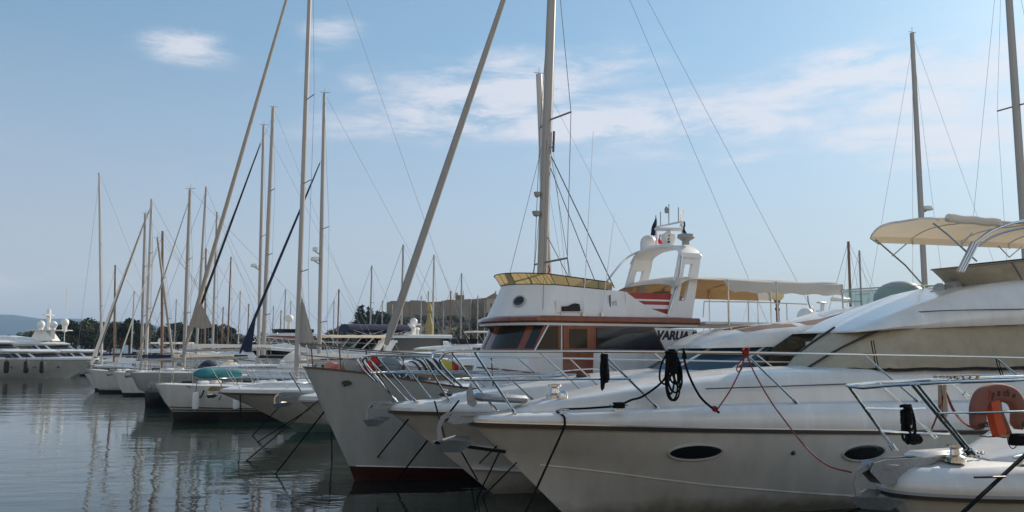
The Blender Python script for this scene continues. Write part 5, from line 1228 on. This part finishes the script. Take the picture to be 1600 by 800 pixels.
# ------------------------------------------------------------------ the long motor yachts at the left
def superyacht(label, fr, dz=0., low=True, domes=(), mast=True, fenders=()):
    t = boat_thing('long_motor_yacht', label, 'motor yacht', fr)
    L = 46
    H_ = [lv(5.0, [-.6] * 3, .02), lv(3.4, [.02, -.2, -.2], 2.6, .9, .5), lv(1.3, [1.2, .8, .6], 3.5, .75, .5), lv(0, [2.15, 2.25, 2.2], 3.9, .6, .45)]
    hull_shell(H_, L, 26).build('hull', 'gelcoat', t, 50)
    strip(H_[1], L, .05, .22, .03, 26).build('boot_stripe', 'black_stripe', t)
    strip(H_[-1], L, -.05, .03, .03, 26).build('rub_rail', 'plastic_grey', t)
    hull_shell([lv(0, [2.154, 2.254, 2.204], 3.9, .6, .45), lv(.2, [2.4, 2.55, 2.5], 3.85, .6, .45)], L, 26, close_top=True).build('deck', 'deck', t)
    for x in (4.2, 6.6, 9., 11.4, 16., 18.4):
        for g in (-1, 1): porthole(t, (x, g * (hull_y(H_, L, x, 1.35) + .01), 1.35), (0, g, 0), .22, .13)
    def tier(x0, x1, w, za, zb, xn, m='gelcoat'):
        A = (za, x0, 4.2, w, x1, 0, 2.0); Bv = (zb, x0 + (zb - za) * 1.8, 3.8, w * .95, x1, 0, 2.)
        wall_ = house([A, Bv], 44).build('deckhouse', m, t, 40)
        house_patch(A, Bv, .12, .80, .06, .94, .03, 60, 3).build('window_band', 'glass_dark', wall_)
        for q in (.14, .2, .26, .32, .37, .63, .68, .74, .8, .86): house_patch(A, Bv, .10, .82, q - .006, q + .006, .05, 2, 2).build('window_pillar', 'gelcoat', wall_)
        house([(zb, x0 + (zb - za) * 1.8 - .5, 4.3, w * 1.02, x1 + 2, 0, 2.), (zb + .14, x0 + (zb - za) * 1.8 - .7, 4.4, w * 1.04, x1 + 2, 0, 2.), (zb + .40, x0 + (zb - za) * 1.8 + .4, 4.0, w * .97, x1 + 2, 0, 2.)], 44).build('deck_overhang', 'gelcoat', t, 40)
    tier(4.2, 40, 3.1, 2.3, 3.0, 5); tier(9.5, 36, 2.6, 3.35, 4.05, 5)
    ridge([(13, .8, 4.3, 4.4), (15.5, 1.9, 4.3, 4.95), (18, 2.1, 4.3, 5.3), (28, 2.1, 4.3, 5.3)]).build('flybridge_coaming', 'gelcoat', t, 40)
    if mast:
        m = MB(); xm = 20.5
        m.prism([(xm, 0, 4.4), (xm + 2.6, 0, 4.4), (xm + 3.6, 0, 6.1), (xm + 2.6, 0, 6.1)], (0, -1.2, 0), (0, -1.0, 0)).prism([(xm, 0, 4.4), (xm + 2.6, 0, 4.4), (xm + 3.6, 0, 6.1), (xm + 2.6, 0, 6.1)], (0, 1.0, 0), (0, 1.2, 0))
        m.box((xm + 3., 0, 6.15), (3.4, 3.4, .18), bev=.06); m.build('radar_arch', 'gelcoat', t)
    for (x, y, z, r) in domes:
        d = MB().ball((x, y, z), r, 16, 10, (1, 1, 1.1)).build('satellite_dome', 'plastic_white', t)
        MB().lathe([(r * .5, z - r - .8), (r * .7, z - r * .6)], 10, (x, y, 0)).build('dome_post', 'gelcoat', d)
    return t
S1 = Frame(*W(139, 590, 103).xy, 181)
S1.X += 1.2
superyacht('long white motor yacht lying across the left edge with black fenders along its side', S1, domes=((31.5, .6, 5.95, .62),), mast=False)
for px in (10, 41, 66):
    c = W(px, 571 if px > 10 else 572, 99.2); c.z = 1.35
    t = thing('fender', 'black cylindrical fender hanging on the side of the long white motor yacht', 'fender', c, 0, 'black fenders on the long motor yacht')
    MB().lathe([(.03, -.72), (.2, -.66), (.27, -.5), (.27, .5), (.2, .66), (.03, .72)], 12).build('fender_body', 'rubber', t)
    MB().tube([(0, 0, .7), (0, .05, 1.25)], .025, 5).build('fender_line', 'rope_black', t)
S2 = Frame(*W(215, 584, 124).xy, 178)
s2 = superyacht('white motor yacht with three satellite domes and a stepped mast, behind the long one', S2, domes=((10.6, .6, 7.2, .54), (12.1, .9, 6.85, .52), (13.9, .9, 6.9, .54)), mast=False)
m = MB().box((13, 0, 6.1), (5.0, 3.0, .14), bev=.05).box((13.3, 0, 7.2), (.4, .5, 2.0), bev=.1).box((13.4, 0, 8.5), (.5, .5, 1.2), bev=.06).box((13.4, 0, 8.3), (.5, 2.4, .1)).tube([(13.4, 0, 8.8), (13.4, 0, 9.9)], .06, 6)
m.prism([(12.0, 0, 4.6), (15.4, 0, 4.6), (14.6, 0, 6.1), (13.2, 0, 6.1)], (0, -1.0, 0), (0, 1.0, 0)); m.build('signal_mast', 'gelcoat', s2)
MB().tube([(10.4, .9, 4.4), (10.4, .9, 12.2)], .05, 6).build('whip_aerial', 'paint_white', s2)
# ================================================================== far shore: land, trees, fort, hills
mat('soil', (.12, .10, .07), .95, var=.3, vscale=.5)
mat('foliage', (.06, .075, .035), .8, var=.55, vscale=.9)
mat('foliage_dark', (.03, .042, .022), .85, var=.5, vscale=.9)
mat('trunk', (.09, .065, .045), .9, var=.3)
mat('stone_wall', (.27, .235, .185), .95, var=.2, vscale=.25, bump=.3, bscale=2.)
mat('stone_light', (.46, .38, .29), .9, var=.15, vscale=.6)
mat('roof_tile', (.24, .15, .10), .9, var=.25, vscale=2)
mat('far_hill', (.05, .07, .07), 1., var=.25, vscale=.004)
tag(MB().prism([Vector((-420, 178, 0)), Vector((-60, 182, 0)), Vector((40, 190, 0)), Vector((260, 200, 0)), Vector((420, 600, 0)), Vector((-420, 600, 0))], (0, 0, -2), (0, 0, 1.4)).build('far_shore', 'soil', flat=True), kind='structure')
tag(MB().prism([Vector((-420, 177.6, 0)), Vector((-60, 181.6, 0)), Vector((40, 189.6, 0)), Vector((260, 199.6, 0)), Vector((260, 202, 0)), Vector((40, 192, 0)), Vector((-60, 184, 0)), Vector((-420, 180, 0))], (0, 0, -2), (0, 0, 1.7)).build('shore_wall', 'stone_wall', flat=True), kind='structure')
def leafy(blobs, nq, size, seed, flat=1.):
    r = random.Random(seed); m = MB(); tot = sum(b[3] ** 2 for b in blobs)
    for (x, y, z, R_, sz) in blobs:
        for _ in range(int(nq * R_ ** 2 / tot)):
            d = Vector((r.gauss(0, 1), r.gauss(0, 1), r.gauss(0, 1))).normalized() * R_ * (.45 + .6 * r.random() ** .6)
            c = Vector((x + d.x, y + d.y, z + d.z * sz)); s = size * (.5 + r.random())
            u = Vector((r.gauss(0, 1), r.gauss(0, 1), r.gauss(0, .6))).normalized(); v = u.orthogonal().normalized(); v = (v + u.cross(v) * r.uniform(-1, 1)).normalized()
            m.add([c - u * s, c - v * s * .55, c + u * s, c + v * s * .55], [[0, 1, 2, 3]])
    return m
def tree(kind, seed, h):
    r = random.Random(seed); nm = {'round': 'broadleaf_tree', 'pine': 'umbrella_pine', 'cypress': 'cypress_tree'}[kind]
    lb = {'round': 'dark bushy tree in the row on the far shore behind the masts', 'pine': 'flat topped pine in the row on the far shore behind the masts', 'cypress': 'narrow dark cypress standing left of the fort hill'}[kind]
    t = thing(nm, lb, 'tree', (0, 0, 0), 0, 'trees on the far shore' if kind != 'cypress' else 'cypresses by the fort')
    if kind == 'cypress':
        bl = [(r.uniform(-.15, .15), 0, h * (.12 + .84 * i / 9), h * .11 * (math.sin(math.pi * (.22 + .74 * i / 9)) ** .8) + .1, 1.5) for i in range(10)]
        leafy(bl, 1300, h * .035, seed).build('crown', 'foliage_dark', t, flat=True); MB().tube([(0, 0, 0), (0, 0, h * .5)], h * .02, 7, r1=h * .01).build('trunk', 'trunk', t); return t
    m = MB().tube([(0, 0, 0), (.1, .1, h * .3), (-.1, 0, h * .62)], [h * .035, h * .026, h * .012], 8)
    bl = []
    nb = 12
    for i in range(nb):
        a = i * 2.4 + r.random(); q = r.random() ** .5
        if kind == 'round': z = h * r.uniform(.34, .86); w = h * .34 * math.sin(math.pi * min(.92, max(.2, z / h))) ; bl.append((math.cos(a) * w * q, math.sin(a) * w * q, z, h * r.uniform(.10, .19), .85))
        else: z = h * r.uniform(.66, .9); w = h * .46; bl.append((math.cos(a) * w * q, math.sin(a) * w * q, z, h * r.uniform(.11, .17), .6))
        e = bl[-1]; m.tube([(0, 0, h * .3), (e[0] * .5, e[1] * .5, h * .3 + (e[2] - h * .3) * .55), (e[0] * .9, e[1] * .9, e[2])], h * .010, 5, r1=h * .004)
    leafy(bl, 1900, h * .036, seed).build('crown', 'foliage' if kind == 'round' else 'foliage_dark', t, flat=True)
    m.build('trunk', 'trunk', t)
    return t
PT = {'round': [tree('round', 3, 10), tree('round', 5, 10), tree('round', 11, 10)], 'pine': [tree('pine', 8, 10), tree('pine', 21, 10)], 'cypress': [tree('cypress', 4, 10)]}
usedt = set()
def plant(kind, i, px, Y, ytop, z0=1.4, sx=1.):
    o = PT[kind][i % len(PT[kind])]
    if o.name in usedt: o = copy_tree(o)
    usedt.add(o.name)
    p = W(px, 548, Y); zt = H + (548 - ytop) / F * Y; s = (zt - z0) / 9.6
    o.location = (p.x, Y, z0); o.scale = (s * sx, s * sx, s); o.rotation_euler = (0, 0, rnd.uniform(0, 6)); return o
for k, (px, yt, kind) in enumerate([(8, 524, 'round'), (30, 521, 'round'), (52, 516, 'round'), (40, 520, 'cypress0'), (62, 519, 'round'), (104, 503, 'round'), (118, 501, 'pine'), (134, 499, 'round'), (148, 502, 'round'), (160, 513, 'round'), (172, 517, 'round'), (190, 501, 'round'), (203, 499, 'pine'),
        (214, 502, 'round'), (228, 508, 'round'), (246, 526, 'round'), (263, 508, 'round'), (277, 507, 'pine'), (290, 512, 'round'), (306, 510, 'round'), (322, 508, 'round'), (338, 509, 'pine'), (352, 512, 'round'), (368, 520, 'round'), (388, 521, 'round'), (410, 520, 'round'),
        (430, 519, 'round'), (452, 517, 'round'), (474, 520, 'round'), (500, 522, 'round'), (522, 516, 'round'), (545, 512, 'round')]):
    plant(kind.rstrip('0') if 'cyp' not in kind else 'round', k, px, 196 + (k * 37 % 40), yt, 1.4, 1.0 + .15 * ((k * 13) % 5) / 5)
for px, yt, Y in ((563, 479, 230), (576, 482, 236), (590, 488, 245)): plant('cypress', 0, px, Y, yt, 1.4, 1.1)
for k, (px, yt) in enumerate(((588, 490), (600, 489), (612, 497), (770, 486), (752, 505), (730, 508))): plant('round', k, px, 250, yt, 3.0, 1.3)
# fort hill with scrub, rampart, tower house
def hill_z(x, y):
    u = (x + 20) / 46; v = (y - 330) / 75
    return 1.2 + 15 * max(0, 1 - u ** 4 * .55) * max(0, 1 - v * v) ** .8 if abs(v) < 1 else 1.2
rows = [[Vector((x, y, hill_z(x, y) + .5 * math.sin(x * .6) * math.cos(y * .4))) for x in [-80 + 5 * i for i in range(27)]] for y in [255 + 5 * j for j in range(30)]]
tag(MB().loft(rows).build('fort_hill', 'soil'), kind='structure')
sc = MB(); r = random.Random(5)
bl = []
for _ in range(420):
    x = r.uniform(-62, 30); y = r.uniform(258, 318); z = hill_z(x, y); bl.append((x, y, z + .3, r.uniform(.7, 2.0), .8))
tag(leafy(bl, 15000, .38, 9).build('scrub', 'foliage', flat=True), 'dark scrub covering the slope below the fort wall', 'scrub', kind='stuff')
def fp(px, py, Y=300): return W(px, py, Y)
ft_ = thing('fort_rampart', 'long weathered stone rampart of the fort on the hill', 'fort wall', (-20, 300, 0))
inv = Vector((-20, 300, 0))
top_ = [(604, 473), (612, 470), (640, 471), (642, 469), (664, 470), (666, 472), (690, 471), (700, 468), (722, 469), (742, 467), (762, 465), (766, 466)]
P = [fp(a, b) - inv for a, b in top_] + [fp(768, 500) - inv, fp(604, 502) - inv]
MB().prism(P, (0, 0, 0), (0, 5, 0)).build('wall', 'stone_wall', ft_, flat=True)
Bt = [fp(690, 470, 299) - inv, fp(736, 467, 296) - inv, fp(736, 500, 294) - inv, fp(688, 502, 298) - inv]
MB().prism(Bt, (0, 0, 0), (0, 4, 0)).build('bastion', 'stone_wall', ft_, flat=True)
th_ = thing('tower_house', 'sunlit stone tower house with a tiled roof at the right end of the rampart', 'house', (0, 0, 0))
c = fp(772, 480, 296); th_.location = (c.x, 296, 0)
hw = 2.6
MB().box((0, 2, 16.5), (hw * 2, 5.2, 9.2)).build('wall', 'stone_light', th_, flat=True)
MB().add([(-hw - .3, -.9, 21.1), (hw + .3, -.9, 21.1), (hw + .3, 4.9, 21.1), (-hw - .3, 4.9, 21.1), (0, 2, 23.0)], [[0, 1, 4], [1, 2, 4], [2, 3, 4], [3, 0, 4], [3, 2, 1, 0]]).build('roof', 'roof_tile', th_, flat=True)
MB().box((.5, 2, 23.2), (.5, .5, 1.0)).build('chimney', 'stone_light', th_, flat=True)
for x in (-1.0, .4): MB().box((x, -.62, 18.6), (.55, .08, 1.4)).build('window', 'glass_dark', th_)
for y in (.8, 3.): MB().box((hw + .02, y, 18.6), (.08, .6, 1.4)).build('window', 'glass_dark', th_)
tt = thing('watch_turret', 'small square turret with a pole standing on the fort rampart', 'turret', (0, 0, 0)); c = fp(719, 466, 301); tt.location = (c.x, 301, 0)
MB().box((0, 0, 21.4), (2.8, 2.4, 2.0)).build('wall', 'roof_tile', tt, flat=True); MB().box((-1.2, 0, 22.2), (1., 1.2, 2.2)).build('sentry_box', 'stone_light', tt, flat=True); MB().tube([(1.0, 0, 22), (1.0, 0, 24)], .14, 6).build('pole', 'alu_dark', tt)
# blue hills across the bay
def ridge_hill(name, prof, Y, depth, m):
    rows = []
    for j in range(7):
        f = 1 - (j / 6); rows.append([Vector((W(px, 548, Y).x * (1 + 0 * f), Y + depth * (f - 1) * -1 - depth * f, max(-2, (H + (548 - py) / F * Y) * (1 - f ** 1.5) - 3 * f))) for px, py in prof])
    tag(MB().loft(rows).build(name, m), kind='structure')
pr = []
for i in range(80):
    px = -1500 + i * 25; b = 545
    if px < 280: b = 486 + 6 * math.sin(px * .011 + 1) + 2.2 * math.sin(px * .05) + max(0, (px - 60)) ** 1.25 * .062
    pr.append((px, min(b, 546)))
ridge_hill('hills', pr, 4200, 900, 'far_hill')
# street lamp on the quay
lp = W(1217, 548, 35.2); lp_t = thing('street_lamp', 'brown quay lamp post with a round cream globe behind the awning', 'street lamp', (lp.x, lp.y, 1.15))
zg = H + (548 - 460) / F * 35.2 - 1.15
MB().lathe([(.16, 0), (.14, .2), (.075, .35), (.07, zg - .7), (.11, zg - .6), (.06, zg - .5), (.1, zg - .32)], 14).build('post', 'brown_metal', lp_t)
MB().ball((0, 0, zg), .29, 20, 14).build('globe', 'globe', lp_t)
MB().lathe([(.12, zg - .34), (.13, zg - .24)], 12).build('collar', 'brown_metal', lp_t)
# ================================================================== ropes, coils, lifebuoy
def hang(name, label, cat, mb, m): return tag(mb.build(name, m), label, cat)
GR = 'mooring lines running down to the water'
def water_pt(px, py, z=-.25): return WZ(px, py, z)
def mooring(label, a, b, r=.02, d=.0, m='rope_black'):
    P = sag(a, b, d, 10) if d else [Vector(a), Vector(b)]
    return tag(MB().tube(P, r, 6).build('mooring_line', m), label, 'rope', GR)
# big yacht: bow line over its gunwale, from cleat to cleat, then up to the coil on the rail
g_ = lambda x, lvl=2, off=.03: (lambda q: Vector((x, -q.y - off, q.z)))(lv_at_x(G1[lvl], x, L1))
xg = B1.on(885, 645, -1.0).x; k1 = g_(xg, 4, -.08); k2 = g_(xg, 2, .02); k3 = g_(xg, 0, .045)
B1w = lambda ps: [B1.world(p) for p in ps]
cx = B1.on(967, 631, -1.22); cz = lv_at_x(G1[-1], cx.x, L1).z + .1; ctop = Vector((cx.x, -1.22, cz))
line = B1w([ctop, Vector(((ctop.x + xg) / 2, (ctop.y + k1.y) / 2, cz - .04)), k1 + Vector((0, 0, .05)), k2, k3])
hang('mooring_line', 'black bow line led over the gunwale of the big yacht down to the water', 'rope', MB().tube(cr(line, 40) + [B1.world(k3).lerp(W(808, 830, 14.2), i / 8) for i in range(1, 9)], .02, 7), 'rope_black')['group'] = GR
P = B1w([ctop, ctop + Vector((.25, 0, .10)), B1.on(1005, 619, -1.24), B1.on(1035, 596, -1.38), B1.on(1044, 575, -1.42), B1.on(1046, 552, -1.43)])
hang('deck_rope', 'black rope rising from the deck cleat to the coil on the guard rail', 'rope', MB().tube(cr(P, 30), .02, 7), 'rope_black')
m = MB()
for k in range(5): m.tube([B1.world(ctop + Vector((.11 * math.cos(a) + .0, .07 * math.sin(a) , -.02 + .018 * k))) for a in [i * math.pi / 5 for i in range(10)]], .017, 6, closed=True)
hang('cleat_hitch', 'turns of black rope around the deck cleat of the big yacht', 'rope', m, 'rope_black')
# the large hanging coil
def coil(fr, px, pys, y, widths, r, nl, wrap, seed, plan=None):
    rr = random.Random(seed); m = MB(); top = fr.on(px, pys[0], y); bot = fr.on(px, pys[1], y); Hh = top.z - bot.z
    for k in range(nl):
        w = widths * rr.uniform(.35, 1.); h = Hh * rr.uniform(.62, 1.); off = rr.uniform(-.5, .5) * widths * .7; yy = rr.uniform(-.06, .04)
        pts = [Vector((top.x + off * .2, y + yy, top.z)), Vector((top.x + off * .6 - w * .45, y + yy - .02, top.z - h * .45)), Vector((top.x + off - w * .38, y + yy - .02, top.z - h * .86)), Vector((top.x + off, y + yy, top.z - h)), Vector((top.x + off + w * .38, y + yy + .02, top.z - h * .86)), Vector((top.x + off * .6 + w * .45, y + yy + .02, top.z - h * .45)), Vector((top.x + off * .2 + .02, y + yy, top.z))]
        m.tube([fr.world(p) for p in cr(pts, 36)], r, 6)
    for k in range(wrap):
        z = top.z - Hh * .05 - k * r * 1.8; ww = widths * .22 + r
        m.tube([fr.world((top.x + ww * math.cos(a), y + .07 * math.sin(a), z + .012 * math.cos(a * 2 + k))) for a in [i * math.pi / 6 for i in range(12)]], r, 6, closed=True)
    return m
hang('rope_coil', 'large coil of black rope hanging from the guard rail of the big yacht', 'rope', coil(B1, 1049, (546, 630), -1.43, .42, .019, 8, 12, 3), 'rope_black')
hang('rope_coil', 'small tight black rope coil hanging on the rail above the foredeck', 'rope', coil(B1, 944, (553, 610), -1.24, .16, .017, 6, 16, 8), 'rope_black')
P = B1w([B1.on(1068, 546, -1.44), B1.on(1070, 565, -1.45), B1.on(1078, 590, -1.5), B1.on(1094, 620, -1.58), B1.on(1112, 637, -1.66), B1.on(1124, 645, -1.72)])
hang('hanging_rope', 'black rope hanging in a curve from the rail and tied to a red one', 'rope', MB().tube(cr(P, 30), .022, 7).tube(B1w([B1.on(1067, 560, -1.45), B1.on(1068, 545, -1.45), B1.on(1072, 560, -1.45)]), .022, 7), 'rope_black')
m = MB(); rr = random.Random(2)
for k in range(5):
    c = B1.world(B1.on(1165, 552, -1.53)); m.tube([c + Vector((.06 * math.cos(a + k), .05 * math.sin(a * 1. + k * 2), .05 * math.sin(a) + .012 * k)) for a in [i * math.pi / 5 for i in range(10)]], .02, 6, closed=True)
for k in range(3):
    c = B1.world(B1.on(1117, 639, -1.70)); m.tube([c + Vector((.05 * math.cos(a + k), .05 * math.sin(a + k * 2), .04 * math.sin(a))) for a in [i * math.pi / 5 for i in range(10)]], .016, 6, closed=True)
P = B1w([B1.on(1163, 555, -1.53), B1.on(1158, 575, -1.56), B1.on(1142, 608, -1.62), B1.on(1122, 638, -1.70)]); m.tube(cr(P, 20), .013, 6)
m.tube(cr(B1w([B1.on(1160, 560, -1.54), B1.on(1152, 572, -1.55), B1.on(1152, 580, -1.56), B1.on(1158, 578, -1.55), B1.on(1162, 562, -1.54)]), 16), .012, 6)
hang('red_lashing', 'red cord knotted on the guard rail and tied to the hanging black rope', 'rope', m, 'rope_red')
P = B1w([B1.on(1167, 556, -1.53), B1.on(1180, 585, -1.62), B1.on(1205, 628, -1.74), B1.on(1232, 665, -1.84)]) + [WZ(1265, 700, 1.3), WZ(1300, 727, 1.1), WZ(1332, 739, 1.12)]
hang('red_line', 'long red line drooping from the guard rail across the hull to the small boat', 'rope', MB().tube(cr(P[:4], 24) + cr([P[3], W(1262, 702, 13.6), W(1295, 728, 12.9), W(1330, 738, 12.0)], 16)[1:], .013, 6), 'rope_red')
# thin ties on the rail
for px, y0, y1 in ((1361, 532, 575), (1556, 557, 586)):
    P = B1w([B1.on(px, y0, -1.6), B1.on(px + 2, y0 + 12, -1.63), B1.on(px + 8, y1, -1.55)])
    hang('cover_tie', 'thin black cover tie knotted on the rail, ' + ('above the mooring coil of the small boat' if px < 1400 else 'above the lifebuoy'), 'cord', MB().tube(P, .012, 5).tube([p + Vector((.05, 0, 0)) for p in P], .010, 5), 'rope_black')
# mooring lines
q = lambda fr, px, py, y: fr.world(fr.on(px, py, y))
gz = lambda fr, lvl, x, L, off=.03: fr.world((lambda p: (x, -p.y - off, p.z))(lv_at_x(lvl, x, L)))
mooring('black bow line from the second yacht crossing in front of the red boot stripe', q(B2, 717, 626, -1.15), water_pt(604, 770), .02)
mooring('black line hanging from the second yacht gunwale beside its anchor', q(B2, 679, 627, -1.05), W(700, 700, 17.2), .018)
mooring('black line from the second yacht stem to the left over the red stripe', W(638, 655, 18.1), water_pt(565, 745), .018)
mooring('black snubber chain led forward from the big yacht stem', W(680, 691, 15.6), W(790, 706, 15.75), .03)
for k, (a, b, d) in enumerate((((776, 697, 15.75), (728, 745), 'upper'), ((781, 705, 15.8), (740, 790), 'middle'), ((807, 723, 16.0), (745, 785), 'lower'))):
    mooring('black line slanting from the big yacht stem down to the water, the %s of three' % d, W(*a), water_pt(*b), .014)
mooring('black line from the second yacht anchor falling across its stem', W(714, 694, 15.6), W(746, 750, 17.2), .014)
hq = B3.world(hp)
mooring('steep black line from the motorsailer hawsehole straight down to the red stripe', hq, water_pt(575, 748), .022)
mooring('long black line from the motorsailer hawsehole far out to the left', hq, water_pt(420, 754), .02)
mooring('black line from the half hidden motorboat bow to the water on the left', W(508, 617, 28.2), water_pt(366, 736), .022)
mooring('second black line from the half hidden motorboat bow, parallel to the first', W(518, 617, 28.0), water_pt(388, 700), .02)
mooring('vertical black rope dropping from the motorboat bow beside the motorsailer stem', W(518, 632, 27.4), water_pt(519, 735), .03)
mooring('black line from the green bottomed motorboat slanting left, nearer the stem', W(449, 622, 34), water_pt(384, 692), .02)
mooring('black line dropping over the green bottomed motorboat side', q(fr4, 375, 613, -.55), q(fr4, 377, 653, -.55), .022)
for k, (a, b) in enumerate((((292, 603), (272, 628)), ((296, 604), (314, 645)), ((334, 615), (305, 652)), ((346, 618), (322, 652)))):
    mooring('black line on the bow of the double striped yacht, ' + ('slanting left from its stem', 'slanting right from its stem', 'near the green bottomed boat', 'closest to the green bottomed boat')[k], W(*a, 39.6), water_pt(b[0], b[1] + 8), .02)
m = MB().tube(cr([W(305, 605, 39.9), W(306, 616, 39.8), W(313, 621, 39.7), W(318, 612, 39.8), W(319, 605, 40)], 16), .03, 6); hang('fender_loop', 'black hose loop hanging at the bow of the double striped yacht', 'rope', m, 'rope_black')
mooring('black stern line at the bottom right crossing the small boat hull', A0.world(A0.on(1608, 705, -1.15)), A0.world(A0.on(1500, 805, -1.55)), .024)
mooring('black line below the galvanised anchor of the small boat going down left', A0.world((-.45, 0, 1.2)), W(1255, 822, 11.3), .016)
# A0's loose gear
hang('rope_coil', 'black rope knotted and coiled on the lower pulpit rail of the small boat', 'rope', coil(A0, 1415, (632, 690), .42, .2, .017, 6, 9, 5), 'rope_black')
hang('deck_coil', 'black rope heaped on the deck under the small boat pulpit', 'rope', coil(A0, 1425, (678, 694), .5, .3, .02, 6, 3, 6), 'rope_black')
m = coil(A0, 1470, (600, 662), .82, .12, .014, 7, 0, 12); hang('rope_bundle', 'bundle of worn beige rope hanging from the far rail left of the lifebuoy', 'rope', m, 'rope_beige')
m = MB()
for dx, dy in ((0, 0), (4, 3)):
    m.tube(cr([A0.world(A0.on(1478, 612, .8)), A0.world(A0.on(1488 + dx, 640 + dy, .7)), A0.world(A0.on(1505 + dx, 660 + dy, .4)), A0.world(A0.on(1520 + dx, 667 + dy, .0))], 18), .012, 6)
m.tube(cr([A0.world(A0.on(1474, 618, .8)), A0.world(A0.on(1466, 645, .8)), A0.world(A0.on(1456, 670, .75))], 10), .014, 6)
hang('draped_rope', 'thin dark red cords draped from the beige rope bundle to the deck', 'rope', m, 'rope_red')
m = MB()
for k in range(7): m.tube([A0.world(A0.on(1461 + 11 * k, 590, .97) + Vector((.022 * math.cos(a + k), .024 * math.sin(a), .024 * math.cos(a)))) for a in [i * math.pi / 4 for i in range(8)]], .012, 5, closed=True)
m.tube([A0.world(A0.on(1461, 590, .97) + Vector((0, 0, .02))), A0.world(A0.on(1530, 588, 1.02) + Vector((0, 0, .02)))], .012, 5)
hang('rail_lashing', 'beige and red cord wound along the far top rail of the small boat', 'rope', m, 'rope_beige')
m = MB()
cA = A0.on(1592, 693, -.95)
for k in range(6): m.tube([A0.world((cA.x + .13 * math.cos(a), cA.y + .08 * math.sin(a), cA.z + .02 * k)) for a in [i * math.pi / 6 for i in range(12)]], .02, 6, closed=True)
hang('cleat_rope', 'black rope wound round the cleat under the lifebuoy', 'rope', m, 'rope_black')
# horseshoe lifebuoy hanging on the near rail
YB = -.86
bo = A0.on(1557, 640, YB); bw = A0.world(bo)
by = thing('horseshoe_lifebuoy', 'faded pink horseshoe lifebuoy hanging on the rail of the small boat', 'lifebuoy', bw, A0.rot)
bl_ = lambda px, py, dy=0.: A0.on(px, py, YB) - bo + Vector((0, dy, 0))
path = cr([bl_(1529, 671), bl_(1528, 655), bl_(1528, 637), bl_(1536, 620), bl_(1557, 613), bl_(1580, 619), bl_(1590, 636), bl_(1591, 655), bl_(1591, 671)], 40)
rows = []; nP = len(path)
for i, p in enumerate(path):
    tq = (path[min(i + 1, nP - 1)] - path[max(i - 1, 0)]).normalized(); nn = Vector((-tq.z, 0, tq.x)); e = min(1, (min(i, nP - 1 - i) / 3.0) * .75 + .35) ** .6
    row = []
    for k in range(14):
        a = 2 * math.pi * k / 14; ca, sa = math.cos(a), math.sin(a)
        row.append(p + nn * (.118 * e * math.copysign(abs(ca) ** .6, ca)) + Vector((0, .065 * e * math.copysign(abs(sa) ** .6, sa), 0)))
    rows.append(row)
MB().loft(rows, closed_v=True, caps=True).build('float', 'buoy_pink', by, 60)
text_obj('lettering', 'NICE', .085, 'ink_black', by, bl_(1530, 664) + Vector((0, -.0665, 0)), (1, 0, .05), (0, 0, 1), .003, 0, .002)
text_obj('lettering', 'EB', .085, 'ink_black', by, bl_(1593, 662) + Vector((0, -.0665, 0)), (1, 0, .05), (0, 0, 1), .003, 0, .002)
for i, chh in enumerate('Apache'):
    f = .40 + .21 * i / 5; j = int(f * (nP - 1)); p = path[j]; tq = (path[j + 1] - path[j - 1]).normalized(); nn = Vector((-tq.z, 0, tq.x)); nn = nn if nn.z > 0 else -nn
    text_obj('lettering', chh, .125 if i else .15, 'ink_red' if i == 0 else 'ink_black', by, p + Vector((0, -.0665, 0)), tq if tq.x > 0 else -tq, nn, .003, .3, .002)
MB().tube([bl_(1531, 681), bl_(1545, 683, .02), bl_(1590, 681)], .008, 5).build('tie_cord', 'rope_black', by)
lt = thing('rescue_light', 'orange rescue light tucked upside down inside the lifebuoy', 'rescue light', bw, A0.rot)
MB().prism([bl_(1543, 630), bl_(1549, 622), bl_(1557, 621), bl_(1556, 640), bl_(1567, 672), bl_(1566, 684), bl_(1556, 683), bl_(1550, 662)], (0, -.05, 0), (0, .05, 0)).build('light_body', 'orange', lt, 60)
MB().prism([bl_(1557, 622), bl_(1561, 623), bl_(1563, 640), bl_(1578, 676), bl_(1573, 684), bl_(1567, 672), bl_(1557, 640)], (0, -.03, 0), (0, .04, 0)).build('light_case', 'varnish', lt, 60)
MB().tube([bl_(1556, 680, -.05), bl_(1563, 682, -.06), bl_(1572, 680, -.05)], .02, 8).build('light_strap', 'rope_beige', lt)
MB().tube(cr([bl_(1574, 684), bl_(1576, 694), bl_(1582, 701), bl_(1588, 696), bl_(1582, 686)], 16), .006, 5).build('light_cord', 'rope_black', lt)
# haze: thin sea air, the sky outside it
hzm = bpy.data.materials.new('sea_air'); hzm.use_nodes = True; tn = hzm.node_tree; tn.nodes.remove(tn.nodes['Principled BSDF'])
pv = tn.nodes.new('ShaderNodeVolumePrincipled'); pv.inputs['Color'].default_value = (.42, .68, 1.0, 1); pv.inputs['Density'].default_value = .00013; pv.inputs['Anisotropy'].default_value = 0.
tn.links.new(pv.outputs[0], tn.nodes['Material Output'].inputs['Volume']); M['sea_air'] = hzm
if HAZE:
    hb_ = MB().box((0, 2980, 125), (9200, 6300, 270)).build('haze', 'sea_air', flat=True); tag(hb_, kind='stuff')
